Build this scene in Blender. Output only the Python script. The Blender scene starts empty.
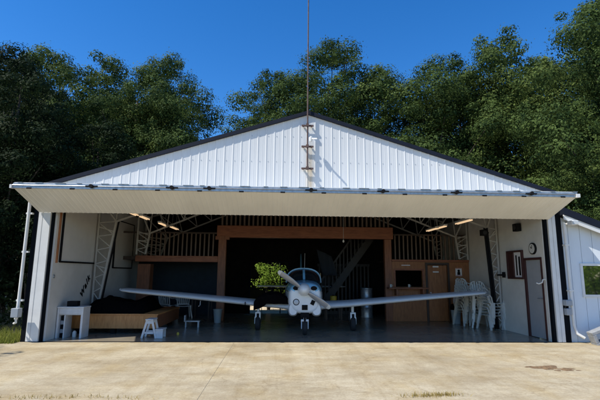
import bpy, bmesh, math, random
import numpy as np
from mathutils import Vector, Matrix
random.seed(7)
S = bpy.context.scene
C = S.collection
R = math.radians
PI = math.pi

# ------------------------------------------------------------------ materials
def mat(name, col, rough=.6, metal=0., noise=0., nscale=4., bump=0., bscale=30., emit=None, spec=None, col2=None, detail=4, stretch=None, coat=0., alpha_coord='Object'):
    m = bpy.data.materials.new(name); m.use_nodes = True
    nt = m.node_tree; b = nt.nodes['Principled BSDF']
    b.inputs['Base Color'].default_value = (*col, 1)
    b.inputs['Roughness'].default_value = rough
    b.inputs['Metallic'].default_value = metal
    if coat: b.inputs['Coat Weight'].default_value = coat
    if spec is not None: b.inputs['Specular IOR Level'].default_value = spec
    if emit:
        b.inputs['Emission Color'].default_value = (*emit[0], 1)
        b.inputs['Emission Strength'].default_value = emit[1]
    tc = nt.nodes.new('ShaderNodeTexCoord'); mp = nt.nodes.new('ShaderNodeMapping')
    nt.links.new(tc.outputs['Object'], mp.inputs['Vector'])
    if stretch: mp.inputs['Scale'].default_value = stretch
    if noise or col2:
        n = nt.nodes.new('ShaderNodeTexNoise'); n.inputs['Scale'].default_value = nscale; n.inputs['Detail'].default_value = detail
        n.inputs['Roughness'].default_value = .65
        nt.links.new(mp.outputs[0], n.inputs['Vector'])
        r = nt.nodes.new('ShaderNodeValToRGB')
        c2 = col2 if col2 else tuple(c*(1-noise) for c in col)
        r.color_ramp.elements[0].position = .36; r.color_ramp.elements[1].position = .64
        r.color_ramp.elements[0].color = (*c2, 1); r.color_ramp.elements[1].color = (*col, 1)
        nt.links.new(n.outputs['Fac'], r.inputs['Fac']); nt.links.new(r.outputs[0], b.inputs['Base Color'])
    if bump:
        n2 = nt.nodes.new('ShaderNodeTexNoise'); n2.inputs['Scale'].default_value = bscale; n2.inputs['Detail'].default_value = 5
        nt.links.new(mp.outputs[0], n2.inputs['Vector'])
        bp = nt.nodes.new('ShaderNodeBump'); bp.inputs['Strength'].default_value = bump; bp.inputs['Distance'].default_value = .02
        nt.links.new(n2.outputs['Fac'], bp.inputs['Height']); nt.links.new(bp.outputs[0], b.inputs['Normal'])
    return m

def leafmat(name, c1, c2, trans=.27, scale=.5):
    m = bpy.data.materials.new(name); m.use_nodes = True
    nt = m.node_tree; b = nt.nodes['Principled BSDF']; out = nt.nodes['Material Output']
    b.inputs['Roughness'].default_value = .65
    b.inputs['Specular IOR Level'].default_value = .06
    tc = nt.nodes.new('ShaderNodeTexCoord')
    n = nt.nodes.new('ShaderNodeTexNoise'); n.inputs['Scale'].default_value = scale; n.inputs['Detail'].default_value = 6
    n.inputs['Roughness'].default_value = .8
    nt.links.new(tc.outputs['Object'], n.inputs['Vector'])
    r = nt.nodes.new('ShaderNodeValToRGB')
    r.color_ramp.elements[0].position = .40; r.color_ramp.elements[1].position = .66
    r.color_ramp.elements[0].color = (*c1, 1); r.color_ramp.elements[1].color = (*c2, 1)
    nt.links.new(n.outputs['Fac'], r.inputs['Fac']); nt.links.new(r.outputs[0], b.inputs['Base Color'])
    t = nt.nodes.new('ShaderNodeBsdfTranslucent'); nt.links.new(r.outputs[0], t.inputs['Color'])
    mx = nt.nodes.new('ShaderNodeMixShader'); mx.inputs[0].default_value = trans
    nt.links.new(b.outputs[0], mx.inputs[1]); nt.links.new(t.outputs[0], mx.inputs[2]); nt.links.new(mx.outputs[0], out.inputs['Surface'])
    return m

M = {}
M['white_clad'] = mat('white cladding', (.62,.64,.66), .4, noise=.08, nscale=1.5, stretch=(1,1,.25))
M['cream_clad'] = mat('cream door skin', (.80,.79,.75), .5, noise=.10, nscale=1.2, bump=.05, stretch=(1,.35,.35))
M['trim_white'] = mat('white trim', (.68,.68,.66), .45, noise=.1, nscale=3)
M['trim_dark'] = mat('dark trim', (.0045,.006,.009), .85, noise=.3, spec=.12)
M['roof_dark'] = mat('dark roof sheet', (.006,.010,.022), .75, noise=.2, spec=.25)
M['wall_in'] = mat('inner wall sheet', (.64,.63,.60), .6, noise=.12, nscale=1.6, bump=.05)
M['wall_in_r'] = mat('inner wall cream', (.68,.66,.60), .6, noise=.12, nscale=1.6, bump=.05)
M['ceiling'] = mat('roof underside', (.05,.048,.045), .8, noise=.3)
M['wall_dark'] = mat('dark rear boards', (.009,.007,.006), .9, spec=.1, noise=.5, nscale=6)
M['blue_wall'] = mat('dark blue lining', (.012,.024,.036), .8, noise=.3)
M['steel_white'] = mat('painted steel', (.40,.39,.36), .45, noise=.15, nscale=8)
M['steel_black'] = mat('black steel', (.006,.006,.007), .8, spec=.2)
M['galv'] = mat('galvanised', (.42,.44,.46), .35, metal=.6, noise=.3, nscale=14)
M['rust'] = mat('rusty mast', (.12,.072,.06), .7, noise=.5, nscale=12, bump=.2)
def woodmat(name, c, c2, st, sc=3., rough=.55):
    return mat(name, c, rough, col2=c2, nscale=sc, bump=.12, bscale=14, stretch=st, detail=8)
M['wood_ply'] = woodmat('brown ply', (.34,.135,.044), (.22,.08,.025), (6,6,1.2))
M['wood_beam'] = woodmat('beam wood', (.29,.10,.04), (.19,.058,.023), (1.,6,6))
M['wood_post'] = woodmat('post wood', (.26,.095,.04), (.16,.055,.023), (8,8,1))
M['wood_dark'] = woodmat('dark wood', (.05,.028,.018), (.028,.016,.01), (6,6,1))
M['wood_honey'] = woodmat('honey wood', (.52,.24,.075), (.38,.16,.045), (10,10,1.6))
M['wood_stool'] = mat('white paint wood', (.60,.61,.62), .5, noise=.12, nscale=9)
M['black'] = mat('black', (.005,.005,.006), .8, spec=.2)
M['cloth_black'] = mat('black cloth', (.003,.003,.0035), 1., spec=.05, bump=.3, bscale=40)
M['cloth_grey'] = mat('grey cloth', (.018,.022,.028), .9, bump=.3, bscale=20)
M['board'] = mat('pale board', (.66,.64,.60), .35, noise=.06)
M['plastic_white'] = mat('white plastic', (.62,.61,.56), .4, noise=.08)
M['tube'] = mat('lamp tube', (.8,.7,.5), .4, emit=((1,.68,.40), .5))
M['door_grey'] = mat('grey door', (.36,.37,.38), .45, noise=.08)
M['frame_red'] = mat('dark red frame', (.055,.016,.013), .6, noise=.2)
M['paint_white'] = mat('aircraft white', (.74,.79,.82), .28, noise=.06, nscale=3, coat=.4)
M['paint_blue'] = mat('aircraft blue', (.24,.54,.76), .28, noise=.1, coat=.4)
M['paint_wing'] = mat('aircraft wing', (.70,.75,.78), .32, noise=.08, nscale=3, coat=.3)
M['alu'] = mat('brushed alu', (.36,.37,.38), .38, metal=.35, noise=.12, nscale=6)
M['rubber'] = mat('rubber', (.015,.015,.016), .8)
M['glass_dark'] = mat('tinted glass', (.015,.02,.025), .06, spec=.6)
M['window_glass'] = mat('window glass', (.012,.016,.016), .03, metal=0., spec=1.0)
M['window_glass'].node_tree.nodes['Principled BSDF'].inputs['IOR'].default_value = 2.6
M['lens'] = mat('lamp lens', (.5,.53,.55), .15)
M['yellow'] = mat('yellow plastic', (.65,.42,.04), .5)
M['annex'] = mat('annex boards', (.66,.71,.75), .55, noise=.08, nscale=1.6, stretch=(1,1,.3))
M['paper'] = mat('paper', (.7,.66,.64), .7)
M['grey_plastic'] = mat('grey plastic', (.30,.33,.36), .5, noise=.1)
M['bark'] = mat('bark', (.10,.075,.055), .9, noise=.5, nscale=6, bump=.6, bscale=12, stretch=(3,3,.7))
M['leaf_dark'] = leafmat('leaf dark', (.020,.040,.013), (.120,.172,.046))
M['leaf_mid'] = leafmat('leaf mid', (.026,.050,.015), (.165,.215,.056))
M['leaf_shade'] = leafmat('leaf painted shade', (.010,.020,.009), (.030,.048,.017), .2)  # shade of the left trees painted into the leaf colour
M['leaf_lit'] = leafmat('leaf painted sunlit', (.14,.24,.03), (.34,.46,.08), .45, 2.5)  # sunlight put into a brighter leaf colour
M['grass'] = leafmat('grass blades', (.14,.17,.03), (.34,.34,.08), .35, 1.5)
M['grass_dry'] = leafmat('dry grass', (.32,.24,.08), (.48,.38,.14), .3, 3)
M['shade_backdrop'] = mat('painted shade boards', (.0015,.002,.0015), 1., spec=0., noise=.4)  # near-black, stands in for the shade beyond the rear opening
M['concrete_grey'] = mat('grey block', (.28,.29,.30), .8, noise=.25, nscale=8, bump=.2)

# ------------------------------------------------------------------ mesh tools
class MB:
    def __init__(s): s.v=[]; s.f=[]; s.mi=[]; s.m=0
    def face(s, idx): s.f.append(tuple(idx)); s.mi.append(s.m)
    def box(s, x0,x1,y0,y1,z0,z1):
        b=len(s.v)
        s.v += [(x0,y0,z0),(x1,y0,z0),(x1,y1,z0),(x0,y1,z0),(x0,y0,z1),(x1,y0,z1),(x1,y1,z1),(x0,y1,z1)]
        for q in ((0,3,2,1),(4,5,6,7),(0,1,5,4),(1,2,6,5),(2,3,7,6),(3,0,4,7)): s.face(b+i for i in q)
        return s
    def hexa(s, P):          # 8 points in the order of box
        b=len(s.v); s.v += [tuple(p) for p in P]
        for q in ((0,3,2,1),(4,5,6,7),(0,1,5,4),(1,2,6,5),(2,3,7,6),(3,0,4,7)): s.face(b+i for i in q)
        return s
    def bar(s, p, q, w=.04, h=None, up=(0,0,1)):
        h = h or w; p=Vector(p); q=Vector(q); d=(q-p).normalized(); u=Vector(up)
        if abs(d.dot(u))>.98: u=Vector((0,1,0))
        a=d.cross(u).normalized()*w/2; c=a.cross(d).normalized()*h/2
        return s.hexa([p-a-c,p+a-c,q+a-c,q-a-c,p-a+c,p+a+c,q+a+c,q-a+c])
    def tube(s, pts, rads, n=10, cap=True):
        b0=len(s.v); k=len(pts); pts=[Vector(p) for p in pts]
        if not hasattr(rads,'__len__'): rads=[rads]*k
        ref=None
        for i,p in enumerate(pts):
            d=(pts[min(i+1,k-1)]-pts[max(i-1,0)]).normalized()
            if ref is None: ref = Vector((0,0,1)) if abs(d.z)<.9 else Vector((1,0,0))
            a=d.cross(ref).normalized(); c=d.cross(a).normalized(); ref = a.cross(d).normalized() if False else ref
            for j in range(n):
                t=2*PI*j/n; s.v.append(tuple(p+(a*math.cos(t)+c*math.sin(t))*rads[i]))
        for i in range(k-1):
            for j in range(n):
                s.face((b0+i*n+j, b0+i*n+(j+1)%n, b0+(i+1)*n+(j+1)%n, b0+(i+1)*n+j))
        if cap:
            s.face([b0+j for j in range(n)][::-1]); s.face([b0+(k-1)*n+j for j in range(n)])
        return s
    def lathe(s, prof, c, axis='z', n=20):     # prof: (r, h)
        b0=len(s.v); c=Vector(c)
        for r,h in prof:
            for j in range(n):
                t=2*PI*j/n; a,b=r*math.cos(t),r*math.sin(t)
                o={'z':(a,b,h),'y':(a,h,b),'x':(h,a,b)}[axis]; s.v.append(tuple(c+Vector(o)))
        for i in range(len(prof)-1):
            for j in range(n): s.face((b0+i*n+j,b0+i*n+(j+1)%n,b0+(i+1)*n+(j+1)%n,b0+(i+1)*n+j))
        s.face([b0+j for j in range(n)]); s.face([b0+(len(prof)-1)*n+j for j in range(n)])
        return s
    def loft(s, rings, cap0=True, cap1=True, closed=True):
        b0=len(s.v); n=len(rings[0])
        for r in rings: s.v += [tuple(p) for p in r]
        for i in range(len(rings)-1):
            for j in range(n if closed else n-1):
                s.face((b0+i*n+j,b0+i*n+(j+1)%n,b0+(i+1)*n+(j+1)%n,b0+(i+1)*n+j))
        if cap0: s.face([b0+j for j in range(n)])
        if cap1: s.face([b0+(len(rings)-1)*n+j for j in range(n)])
        return s
    def build(s, name, mats, parent=None, smooth=False, bevel=0., loc=None, autosm=35):
        me=bpy.data.meshes.new(name); me.from_pydata(s.v,[],s.f)
        if not isinstance(mats,(list,tuple)): mats=[mats]
        for m in mats: me.materials.append(M[m] if isinstance(m,str) else m)
        me.polygons.foreach_set('material_index', s.mi)
        bm=bmesh.new(); bm.from_mesh(me); bmesh.ops.recalc_face_normals(bm, faces=bm.faces); bm.to_mesh(me); bm.free()
        o=bpy.data.objects.new(name,me); C.objects.link(o)
        if loc is not None:
            me.transform(Matrix.Translation(-Vector(loc))); o.location=loc
        if smooth:
            me.polygons.foreach_set('use_smooth',[True]*len(me.polygons))
            if autosm: me.set_sharp_from_angle(angle=R(autosm))
        if bevel:
            b=o.modifiers.new('bevel','BEVEL'); b.width=bevel; b.segments=2; b.limit_method='ANGLE'
        if parent is not None:
            o.parent=parent; o.matrix_parent_inverse=Matrix.Translation(-Vector(world_loc(parent)))
        return o

def world_loc(o):
    v=Vector((0,0,0))
    # every parent here is unrotated while being built
    p=o
    v=Vector(o.get('_w', tuple(o.location)))
    return v
def setw(o):
    return o
def tag(o,label=None,cat=None,group=None,kind=None):
    if label: o['label']=label
    if cat: o['category']=cat
    if group: o['group']=group
    if kind: o['kind']=kind
    return o
def thing(name,label,cat,loc=(0,0,0),group=None):
    o=bpy.data.objects.new(name,None); C.objects.link(o); o.location=loc; o.empty_display_size=.2
    return tag(o,label,cat,group)
def copy_tree(o,parent=None):
    c=o.copy(); C.objects.link(c)
    if parent is not None:
        c.parent=parent; c.matrix_parent_inverse=o.matrix_parent_inverse.copy()
    for ch in list(kids.get(o.name,[])): copy_tree(ch,c)
    return c
kids={}
def reg(root):
    kids.clear()
    for o in C.objects:
        if o.parent: kids.setdefault(o.parent.name,[]).append(o)

# ------------------------------------------------------------------ dimensions
XC=.66; F=10.38                       # ridge X, front plane
XL,XR=-5.71,6.85                      # outside of side walls
IL,IR=-5.35,6.58                      # inside of side walls
YB=17.4                               # rear wall
ZP,SL=5.60,.314
def roofz(x): return ZP-SL*abs(x-XC)

# ------------------------------------------------------------------ ground
def concrete_mat():
    m=bpy.data.materials.new('apron concrete'); m.use_nodes=True; nt=m.node_tree; b=nt.nodes['Principled BSDF']
    b.inputs['Roughness'].default_value=.85; b.inputs['Specular IOR Level'].default_value=.3
    tc=nt.nodes.new('ShaderNodeTexCoord')
    def noise(sc,det=5,st=(1,1,1),ro=.6):
        mp=nt.nodes.new('ShaderNodeMapping'); mp.inputs['Scale'].default_value=st; nt.links.new(tc.outputs['Object'],mp.inputs[0])
        n=nt.nodes.new('ShaderNodeTexNoise'); n.inputs['Scale'].default_value=sc; n.inputs['Detail'].default_value=det; n.inputs['Roughness'].default_value=ro
        nt.links.new(mp.outputs[0],n.inputs[0]); return n.outputs['Fac']
    def ramp(src,p0,p1,c0,c1):
        r=nt.nodes.new('ShaderNodeValToRGB'); r.color_ramp.elements[0].position=p0; r.color_ramp.elements[1].position=p1
        r.color_ramp.elements[0].color=(*c0,1); r.color_ramp.elements[1].color=(*c1,1); nt.links.new(src,r.inputs[0]); return r.outputs[0]
    def mix(mode,f,a,bb):
        x=nt.nodes.new('ShaderNodeMix'); x.data_type='RGBA'; x.blend_type=mode
        if isinstance(f,float): x.inputs[0].default_value=f
        else: nt.links.new(f,x.inputs[0])
        for s_,i in ((a,6),(bb,7)):
            if isinstance(s_,tuple): x.inputs[i].default_value=(*s_,1)
            else: nt.links.new(s_,x.inputs[i])
        return x.outputs[2]
    base=ramp(noise(.55,6,(1,1.6,1),.7),.32,.68,(.37,.315,.215),(.545,.48,.345))
    tint=ramp(noise(1.1,4,(1.4,1,1)),.45,.7,(1,1,1),(.93,.87,.74))
    base=mix('MULTIPLY',1.,base,tint)
    streak=ramp(noise(1.3,8,(.7,1.5,1),.8),.30,.56,(.76,.71,.64),(1,1,1))
    base=mix('MULTIPLY',.85,base,streak)
    streak2=ramp(noise(1.1,7,(3.,.3,1),.75),.30,.5,(.72,.66,.58),(1,1,1))
    base=mix('MULTIPLY',.6,base,streak2)
    fine=ramp(noise(30,6,(1,1,1),.85),.3,.64,(.66,.64,.60),(1.1,1.1,1.1))
    mid=ramp(noise(5.5,7,(.8,1.2,1),.85),.34,.60,(.80,.77,.72),(1.04,1.04,1.04))
    base=mix('MULTIPLY',.8,base,mid)
    base=mix('MULTIPLY',.8,base,fine)
    spots=ramp(noise(9,3,(1,1,1),.6),.70,.76,(1,1,1),(.52,.45,.38))
    base=mix('MULTIPLY',.7,base,spots)
    # hairline cracks
    mp=nt.nodes.new('ShaderNodeMapping'); nt.links.new(tc.outputs['Object'],mp.inputs[0])
    dn=nt.nodes.new('ShaderNodeTexNoise'); dn.inputs['Scale'].default_value=1.6; dn.inputs['Detail'].default_value=6; nt.links.new(mp.outputs[0],dn.inputs[0])
    va=nt.nodes.new('ShaderNodeVectorMath'); va.operation='ADD'; nt.links.new(mp.outputs[0],va.inputs[0]); nt.links.new(dn.outputs['Color'],va.inputs[1])
    vo=nt.nodes.new('ShaderNodeTexVoronoi'); vo.feature='DISTANCE_TO_EDGE'; vo.inputs['Scale'].default_value=.42; nt.links.new(va.outputs[0],vo.inputs['Vector'])
    base=mix('MULTIPLY',.38,base,ramp(vo.outputs['Distance'],.0,.006,(.45,.38,.30),(1,1,1)))
    oil=ramp(noise(.8,3,(1,1,1),.5),.66,.74,(1,1,1),(.72,.68,.62))
    base=mix('MULTIPLY',.6,base,oil)
    nt.links.new(base,b.inputs['Base Color'])
    bp=nt.nodes.new('ShaderNodeBump'); bp.inputs['Strength'].default_value=.5; bp.inputs['Distance'].default_value=.012
    nt.links.new(noise(26,6,(1,1,1),.75),bp.inputs['Height']); nt.links.new(bp.outputs[0],b.inputs['Normal'])
    return m
M['concrete']=concrete_mat()
M['ground']=mat('grass ground',(.10,.115,.035),.95,col2=(.13,.10,.05),nscale=2.5,bump=.6,bscale=40,detail=8)
M['floor']=mat('hangar floor',(.27,.235,.18),.25,noise=.25,nscale=1.1,bump=.02,bscale=3,spec=.55)
M['joint']=mat('joint',(.40,.34,.24),.95,noise=.4,nscale=20)

g=MB().box(-300,300,-200,400,-.5,-.03).build('ground','ground'); tag(g,kind='structure')
ap=MB(); 
xs=[-30+i*1.0 for i in range(57)]
top=[(x, 10.02+.14*math.sin(x*1.7)+.07*math.sin(x*5.1) if x<-5.85 else 10.40) for x in [-30,-20,-14,-11,-9,-8.2,-7.6,-7.2,-6.9,-6.6,-6.3,-6.0,-5.86]]+[(-5.84,F),(26,F)]
b0=len(ap.v)
for x,y in top: ap.v+= [(x,y,0),(x,-6,0),(x,y,-.08)]
for i in range(len(top)-1):
    a=b0+3*i; c=a+3; ap.face((a,a+1,c+1,c)); ap.face((a,c,c+2,a+2))
o=ap.build('apron','concrete'); tag(o,kind='structure')
# joints of the slab: shallow dark seams as 4 mm proud strips
js=MB()
for x in (-1.02,): 
    js.box(x-.003,x+.003,-2,F-.08,.001,.003)
o=js.build('apron_joint','joint'); tag(o,kind='structure')
fl=MB().box(XL+.02,XR-.02,F+.002,YB-.02,-.06,.0).build('hangar_floor','floor'); tag(fl,kind='structure')
o=MB().box(-12,16,YB+.16,30,-.05,-.004).build('rear_yard',mat('rear yard gravel',(.62,.52,.36),.9,noise=.3,nscale=5,bump=.3)); tag(o,kind='structure')  # pale colour makes up for sunlight the shaded yard lacks

# ------------------------------------------------------------------ hangar
H=thing('hangar','white metal aircraft hangar with a raised door and dark gable trim','hangar',(XC,F,0))
# side walls
MB().box(XL,IL,F+.12,YB+.1,0,3.58).build('wall','wall_in',H)
# right wall with a door opening
w=MB(); d0,d1,dz=10.60,11.42,2.03
w.box(IR,XR,F+.12,d0,0,3.55); w.box(IR,XR,d1,YB+.1,0,3.55); w.box(IR,XR,d0,d1,dz,3.55)
w.build('wall','wall_in_r',H)
# rear wall with an opening
w=MB(); ox0,ox1,oz=-1.20,.40,2.05
w.box(IL,ox0,YB,YB+.12,0,4); w.box(ox1,IR,YB,YB+.12,0,4); w.box(ox0,ox1,YB,YB+.12,oz,4)
b=len(w.v); w.v+= [(IL,YB+.02,4),(IR,YB+.02,4),(XC,YB+.02,5.5)]; w.face((b,b+1,b+2))
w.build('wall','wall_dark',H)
fr=MB(); fr.box(ox0,ox0+.06,YB-.04,YB,0,oz); fr.box(ox1-.06,ox1,YB-.04,YB,0,oz); fr.box(ox0+.06,ox1-.06,YB-.04,YB,oz-.06,oz)
fr.box(.02,.06,YB+.02,YB+.06,0,oz-.06); fr.box(ox0+.06,.02,YB+.02,YB+.05,.93,.98); fr.box(.06,ox1-.06,YB+.02,YB+.05,.93,.98)
fr.build('rear_gate','trim_dark',H)
# gable cladding with trapezoid ribs
def ribbed(x0,x1,pitch,ribw,ribh,minor=True):
    pts=[]; x=x0; k=0
    while x<x1-1e-4:
        e=min(x+pitch,x1)
        seq=[(x,0),(x+pitch*.36,0),(x+pitch*.40,ribh*.3),(x+pitch*.44,0),(x+pitch-ribw,0),(x+pitch-ribw*.72,ribh),(x+pitch-ribw*.28,ribh)]
        for a,h in seq:
            if a<x1: pts.append((a,h))
        x=e
    pts.append((x1,0)); return pts
cl=MB(); b=0
pr=ribbed(XL+.02,XR-.02,.205,.045,.008)
for x,h in pr:
    cl.v += [(x,F-.04-h,3.18),(x,F-.04-h,roofz(x)-.07)]
for i in range(len(pr)-1):
    cl.face((2*i,2*i+1,2*i+3,2*i+2))
# closing back face
n0=len(cl.v); cl.v += [(XL+.02,F+.03,3.18),(XR-.02,F+.03,3.18),(XR-.02,F+.03,roofz(XR)-.07),(XC,F+.03,ZP-.07),(XL+.02,F+.03,roofz(XL)-.07)]
cl.face((n0,n0+1,n0+2,n0+3,n0+4))
def gable_mat():
    m=mat('gable cladding',(.64,.645,.63),.38,noise=.07,nscale=2.2,stretch=(2.,1,.2))
    nt=m.node_tree; b=nt.nodes['Principled BSDF']; src=b.inputs['Base Color'].links[0].from_socket
    tc=nt.nodes.new('ShaderNodeTexCoord'); sp=nt.nodes.new('ShaderNodeSeparateXYZ'); nt.links.new(tc.outputs['Object'],sp.inputs[0])
    # run-down rust stain under the mast brackets (an actual stain, narrow)
    def mth(op,a,bv,clamp=False):
        x=nt.nodes.new('ShaderNodeMath'); x.operation=op; x.use_clamp=clamp
        for i,q in enumerate((a,bv)):
            if isinstance(q,(int,float)): x.inputs[i].default_value=q
            elif q is not None: nt.links.new(q,x.inputs[i])
        return x.outputs[0]
    dx=mth('ABSOLUTE',mth('SUBTRACT',sp.outputs[0],.71),0); fx=mth('SUBTRACT',1.,mth('MULTIPLY',dx,7.),True)
    fz=mth('MULTIPLY',mth('SUBTRACT',4.75,sp.outputs[2]),3.,True)
    mp=nt.nodes.new('ShaderNodeMapping'); mp.inputs['Scale'].default_value=(30,1,2); nt.links.new(tc.outputs['Object'],mp.inputs[0])
    n=nt.nodes.new('ShaderNodeTexNoise'); n.inputs['Scale'].default_value=1.; nt.links.new(mp.outputs[0],n.inputs[0])
    f=mth('MULTIPLY',mth('MULTIPLY',fx,fz),mth('MULTIPLY',n.outputs['Fac'],1.2),True)
    mx=nt.nodes.new('ShaderNodeMix'); mx.data_type='RGBA'; nt.links.new(f,mx.inputs[0]); nt.links.new(src,mx.inputs[6]); mx.inputs[7].default_value=(.42,.30,.14,1)
    nt.links.new(mx.outputs[2],b.inputs['Base Color']); return m
M['gable']=gable_mat()
cl.m=1
for k in range(61):
    x=XL+.02+.205*k+.03
    for z in (3.62,4.3,4.95):
        if z<roofz(x)-.18 and x<XR-.05: cl.box(x-.007,x+.007,F-.047,F-.039,z-.007,z+.007)
cl.build('gable_cladding',['gable','galv'],H)
# roof sheets
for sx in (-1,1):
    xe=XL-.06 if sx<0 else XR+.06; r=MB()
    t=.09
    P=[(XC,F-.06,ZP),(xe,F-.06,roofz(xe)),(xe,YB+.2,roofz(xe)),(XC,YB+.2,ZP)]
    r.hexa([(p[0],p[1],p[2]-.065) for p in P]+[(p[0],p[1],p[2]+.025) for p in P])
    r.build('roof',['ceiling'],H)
    f=MB(); z0,z1=-.065,.028
    f.hexa([(XC,F-.105,ZP+z0),(xe,F-.105,roofz(xe)+z0),(xe,F-.062,roofz(xe)+z0),(XC,F-.062,ZP+z0),
            (XC,F-.105,ZP+z1),(xe,F-.105,roofz(xe)+z1),(xe,F-.062,roofz(xe)+z1),(XC,F-.062,ZP+z1)])
    f.build('roof_trim','roof_dark',H)
# portal jambs
jl=MB(); 
for x0,x1 in ((XL,XL+.272),):
    jl.box(x0,x0+.085,F-.03,F+.118,0,3.3); jl.box(x0+.085,x0+.105,F-.018,F+.118,0,3.3); jl.box(x0+.105,x1,F-.03,F+.118,0,3.3)
jl.build('door_jamb','trim_white',H)
MB().box(XL+.274,XL+.315,F+.02,F+.118,0,3.2).build('jamb_seal','trim_dark',H)
MB().box(XL-.12,XL-.002,F-.01,F+.14,0,3.5).build('corner_trim','trim_dark',H)
jr=MB().box(XR-.185,XR-.10,F-.03,F+.118,0,3.3).box(XR-.10,XR-.08,F-.018,F+.118,0,3.3).box(XR-.08,XR,F-.03,F+.118,0,3.3)
jr.build('door_jamb','trim_white',H)
MB().box(XR-.25,XR-.187,F+.02,F+.118,0,3.2).build('jamb_seal','trim_dark',H)
MB().box(XR+.002,XR+.155,F-.01,F+.14,0,3.5).build('corner_trim','trim_dark',H)
MB().box(XL,XR,F-.035,F+.0,.001,.012).build('door_sill','trim_dark',H)
# left downpipe with straps
dp=MB().tube([(-5.93,F-.06,3.3),(-5.93,F-.06,.62),(-5.95,F-.06,.5)],.036,12)
for z in (.9,2.0,2.9): dp.box(-5.985,-5.84,F-.075,F-.0,z,z+.04)
dp.build('downpipe','trim_white',H,smooth=True)

# folded bifold door: lower skin faces down, upper skin above it
D=MB()
yf,zf,yb,zb=9.25,3.335,F-.05,2.955
dxl,dxr=-5.70,6.68
n=int((dxr-dxl)/.115); 
pts=[]
for i in range(n):
    x=dxl+(dxr-dxl)*i/n; p=(dxr-dxl)/n
    pts += [(x,0),(x+p*.62,0),(x+p*.72,.006),(x+p*.90,.006)]
pts.append((dxr,0))
for x,h in pts: D.v += [(x,yf,zf-h),(x,yb,zb-h)]
for i in range(len(pts)-1): D.face((2*i,2*i+1,2*i+3,2*i+2))
door=D.build('overhead_door','cream_clad',H)
u=MB(); u.hexa([(dxl,yf+.02,zf+.012),(dxr,yf+.02,zf+.012),(dxr,yb,zb+.012),(dxl,yb,zb+.012),
                (dxl,yf+.02,zf+.07),(dxr,yf+.02,zf+.07),(dxr,yb,zb+.05),(dxl,yb,zb+.05)])
u.hexa([(dxl,yf+.02,zf+.075),(dxr,yf+.02,zf+.075),(dxr,yb,3.44),(dxl,yb,3.44),
        (dxl,yf+.02,zf+.12),(dxr,yf+.02,zf+.12),(dxr,yb,3.50),(dxl,yb,3.50)])
u.build('upper_panel','trim_white',door)
rl=MB()
rl.box(dxl,dxr,yf-.03,yf+.02,zf-.012,zf+.035); rl.box(dxl,dxr,yf-.02,yf+.012,zf+.06,zf+.10)
x=dxl+.1; k=0
while x<dxr:
    L=.10+.12*((k*7)%3)/2; rl.box(x,min(x+L,dxr),yf-.045,yf+.015,zf+.102,zf+.112); x+=.36+.05*(k%4); k+=1
rl.tube([(dxl,yf-.04,zf+.05),(dxr,yf-.04,zf+.05)],.009,6)
rl.build('front_rail','galv',door)
for x in (-4.05,-2.35,-1.55,XC,2.25,3.9,5.6):
    q=MB(); q.lathe([(.012,-.025),(.042,-.025),(.042,-.012),(.03,0),(.042,.012),(.042,.025),(.012,.025)],(x,yf-.07,zf+.045),'y',14)
    q.box(x-.13,x+.13,yf-.05,yf-.032,zf+.03,zf+.06); q.build('pulley','steel_black',door)
for i in range(14):
    x=dxl+.35+i*(dxr-dxl-.7)/13; MB().box(x-.05,x+.05,yf-.05,yf-.034,zf-.03,zf+.0).build('hinge_clip','steel_black',door)
for x in (dxl,dxr): MB().box(x-.045,x-.002 if x<0 else x+.04,yf-.06,yf+.05,zf-.02,zf+.06).build('end_cap','trim_white',door)

# side door in right wall
sd=MB().box(IR+.03,IR+.07,d0+.06,d1-.06,.02,dz-.06).build('side_door','door_grey',H)
f=MB(); f.box(IR-.02,IR+.06,d0,d0+.055,0,dz); f.box(IR-.02,IR+.06,d1-.055,d1,0,dz); f.box(IR-.02,IR+.06,d0+.055,d1-.055,dz-.055,dz)
f.build('door_frame','frame_red',sd)
MB().tube([(IR+.03,d0+.14,1.0),(IR-.03,d0+.14,1.0),(IR-.03,d0+.26,1.0)],.012,8).build('handle','galv',sd)

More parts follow.
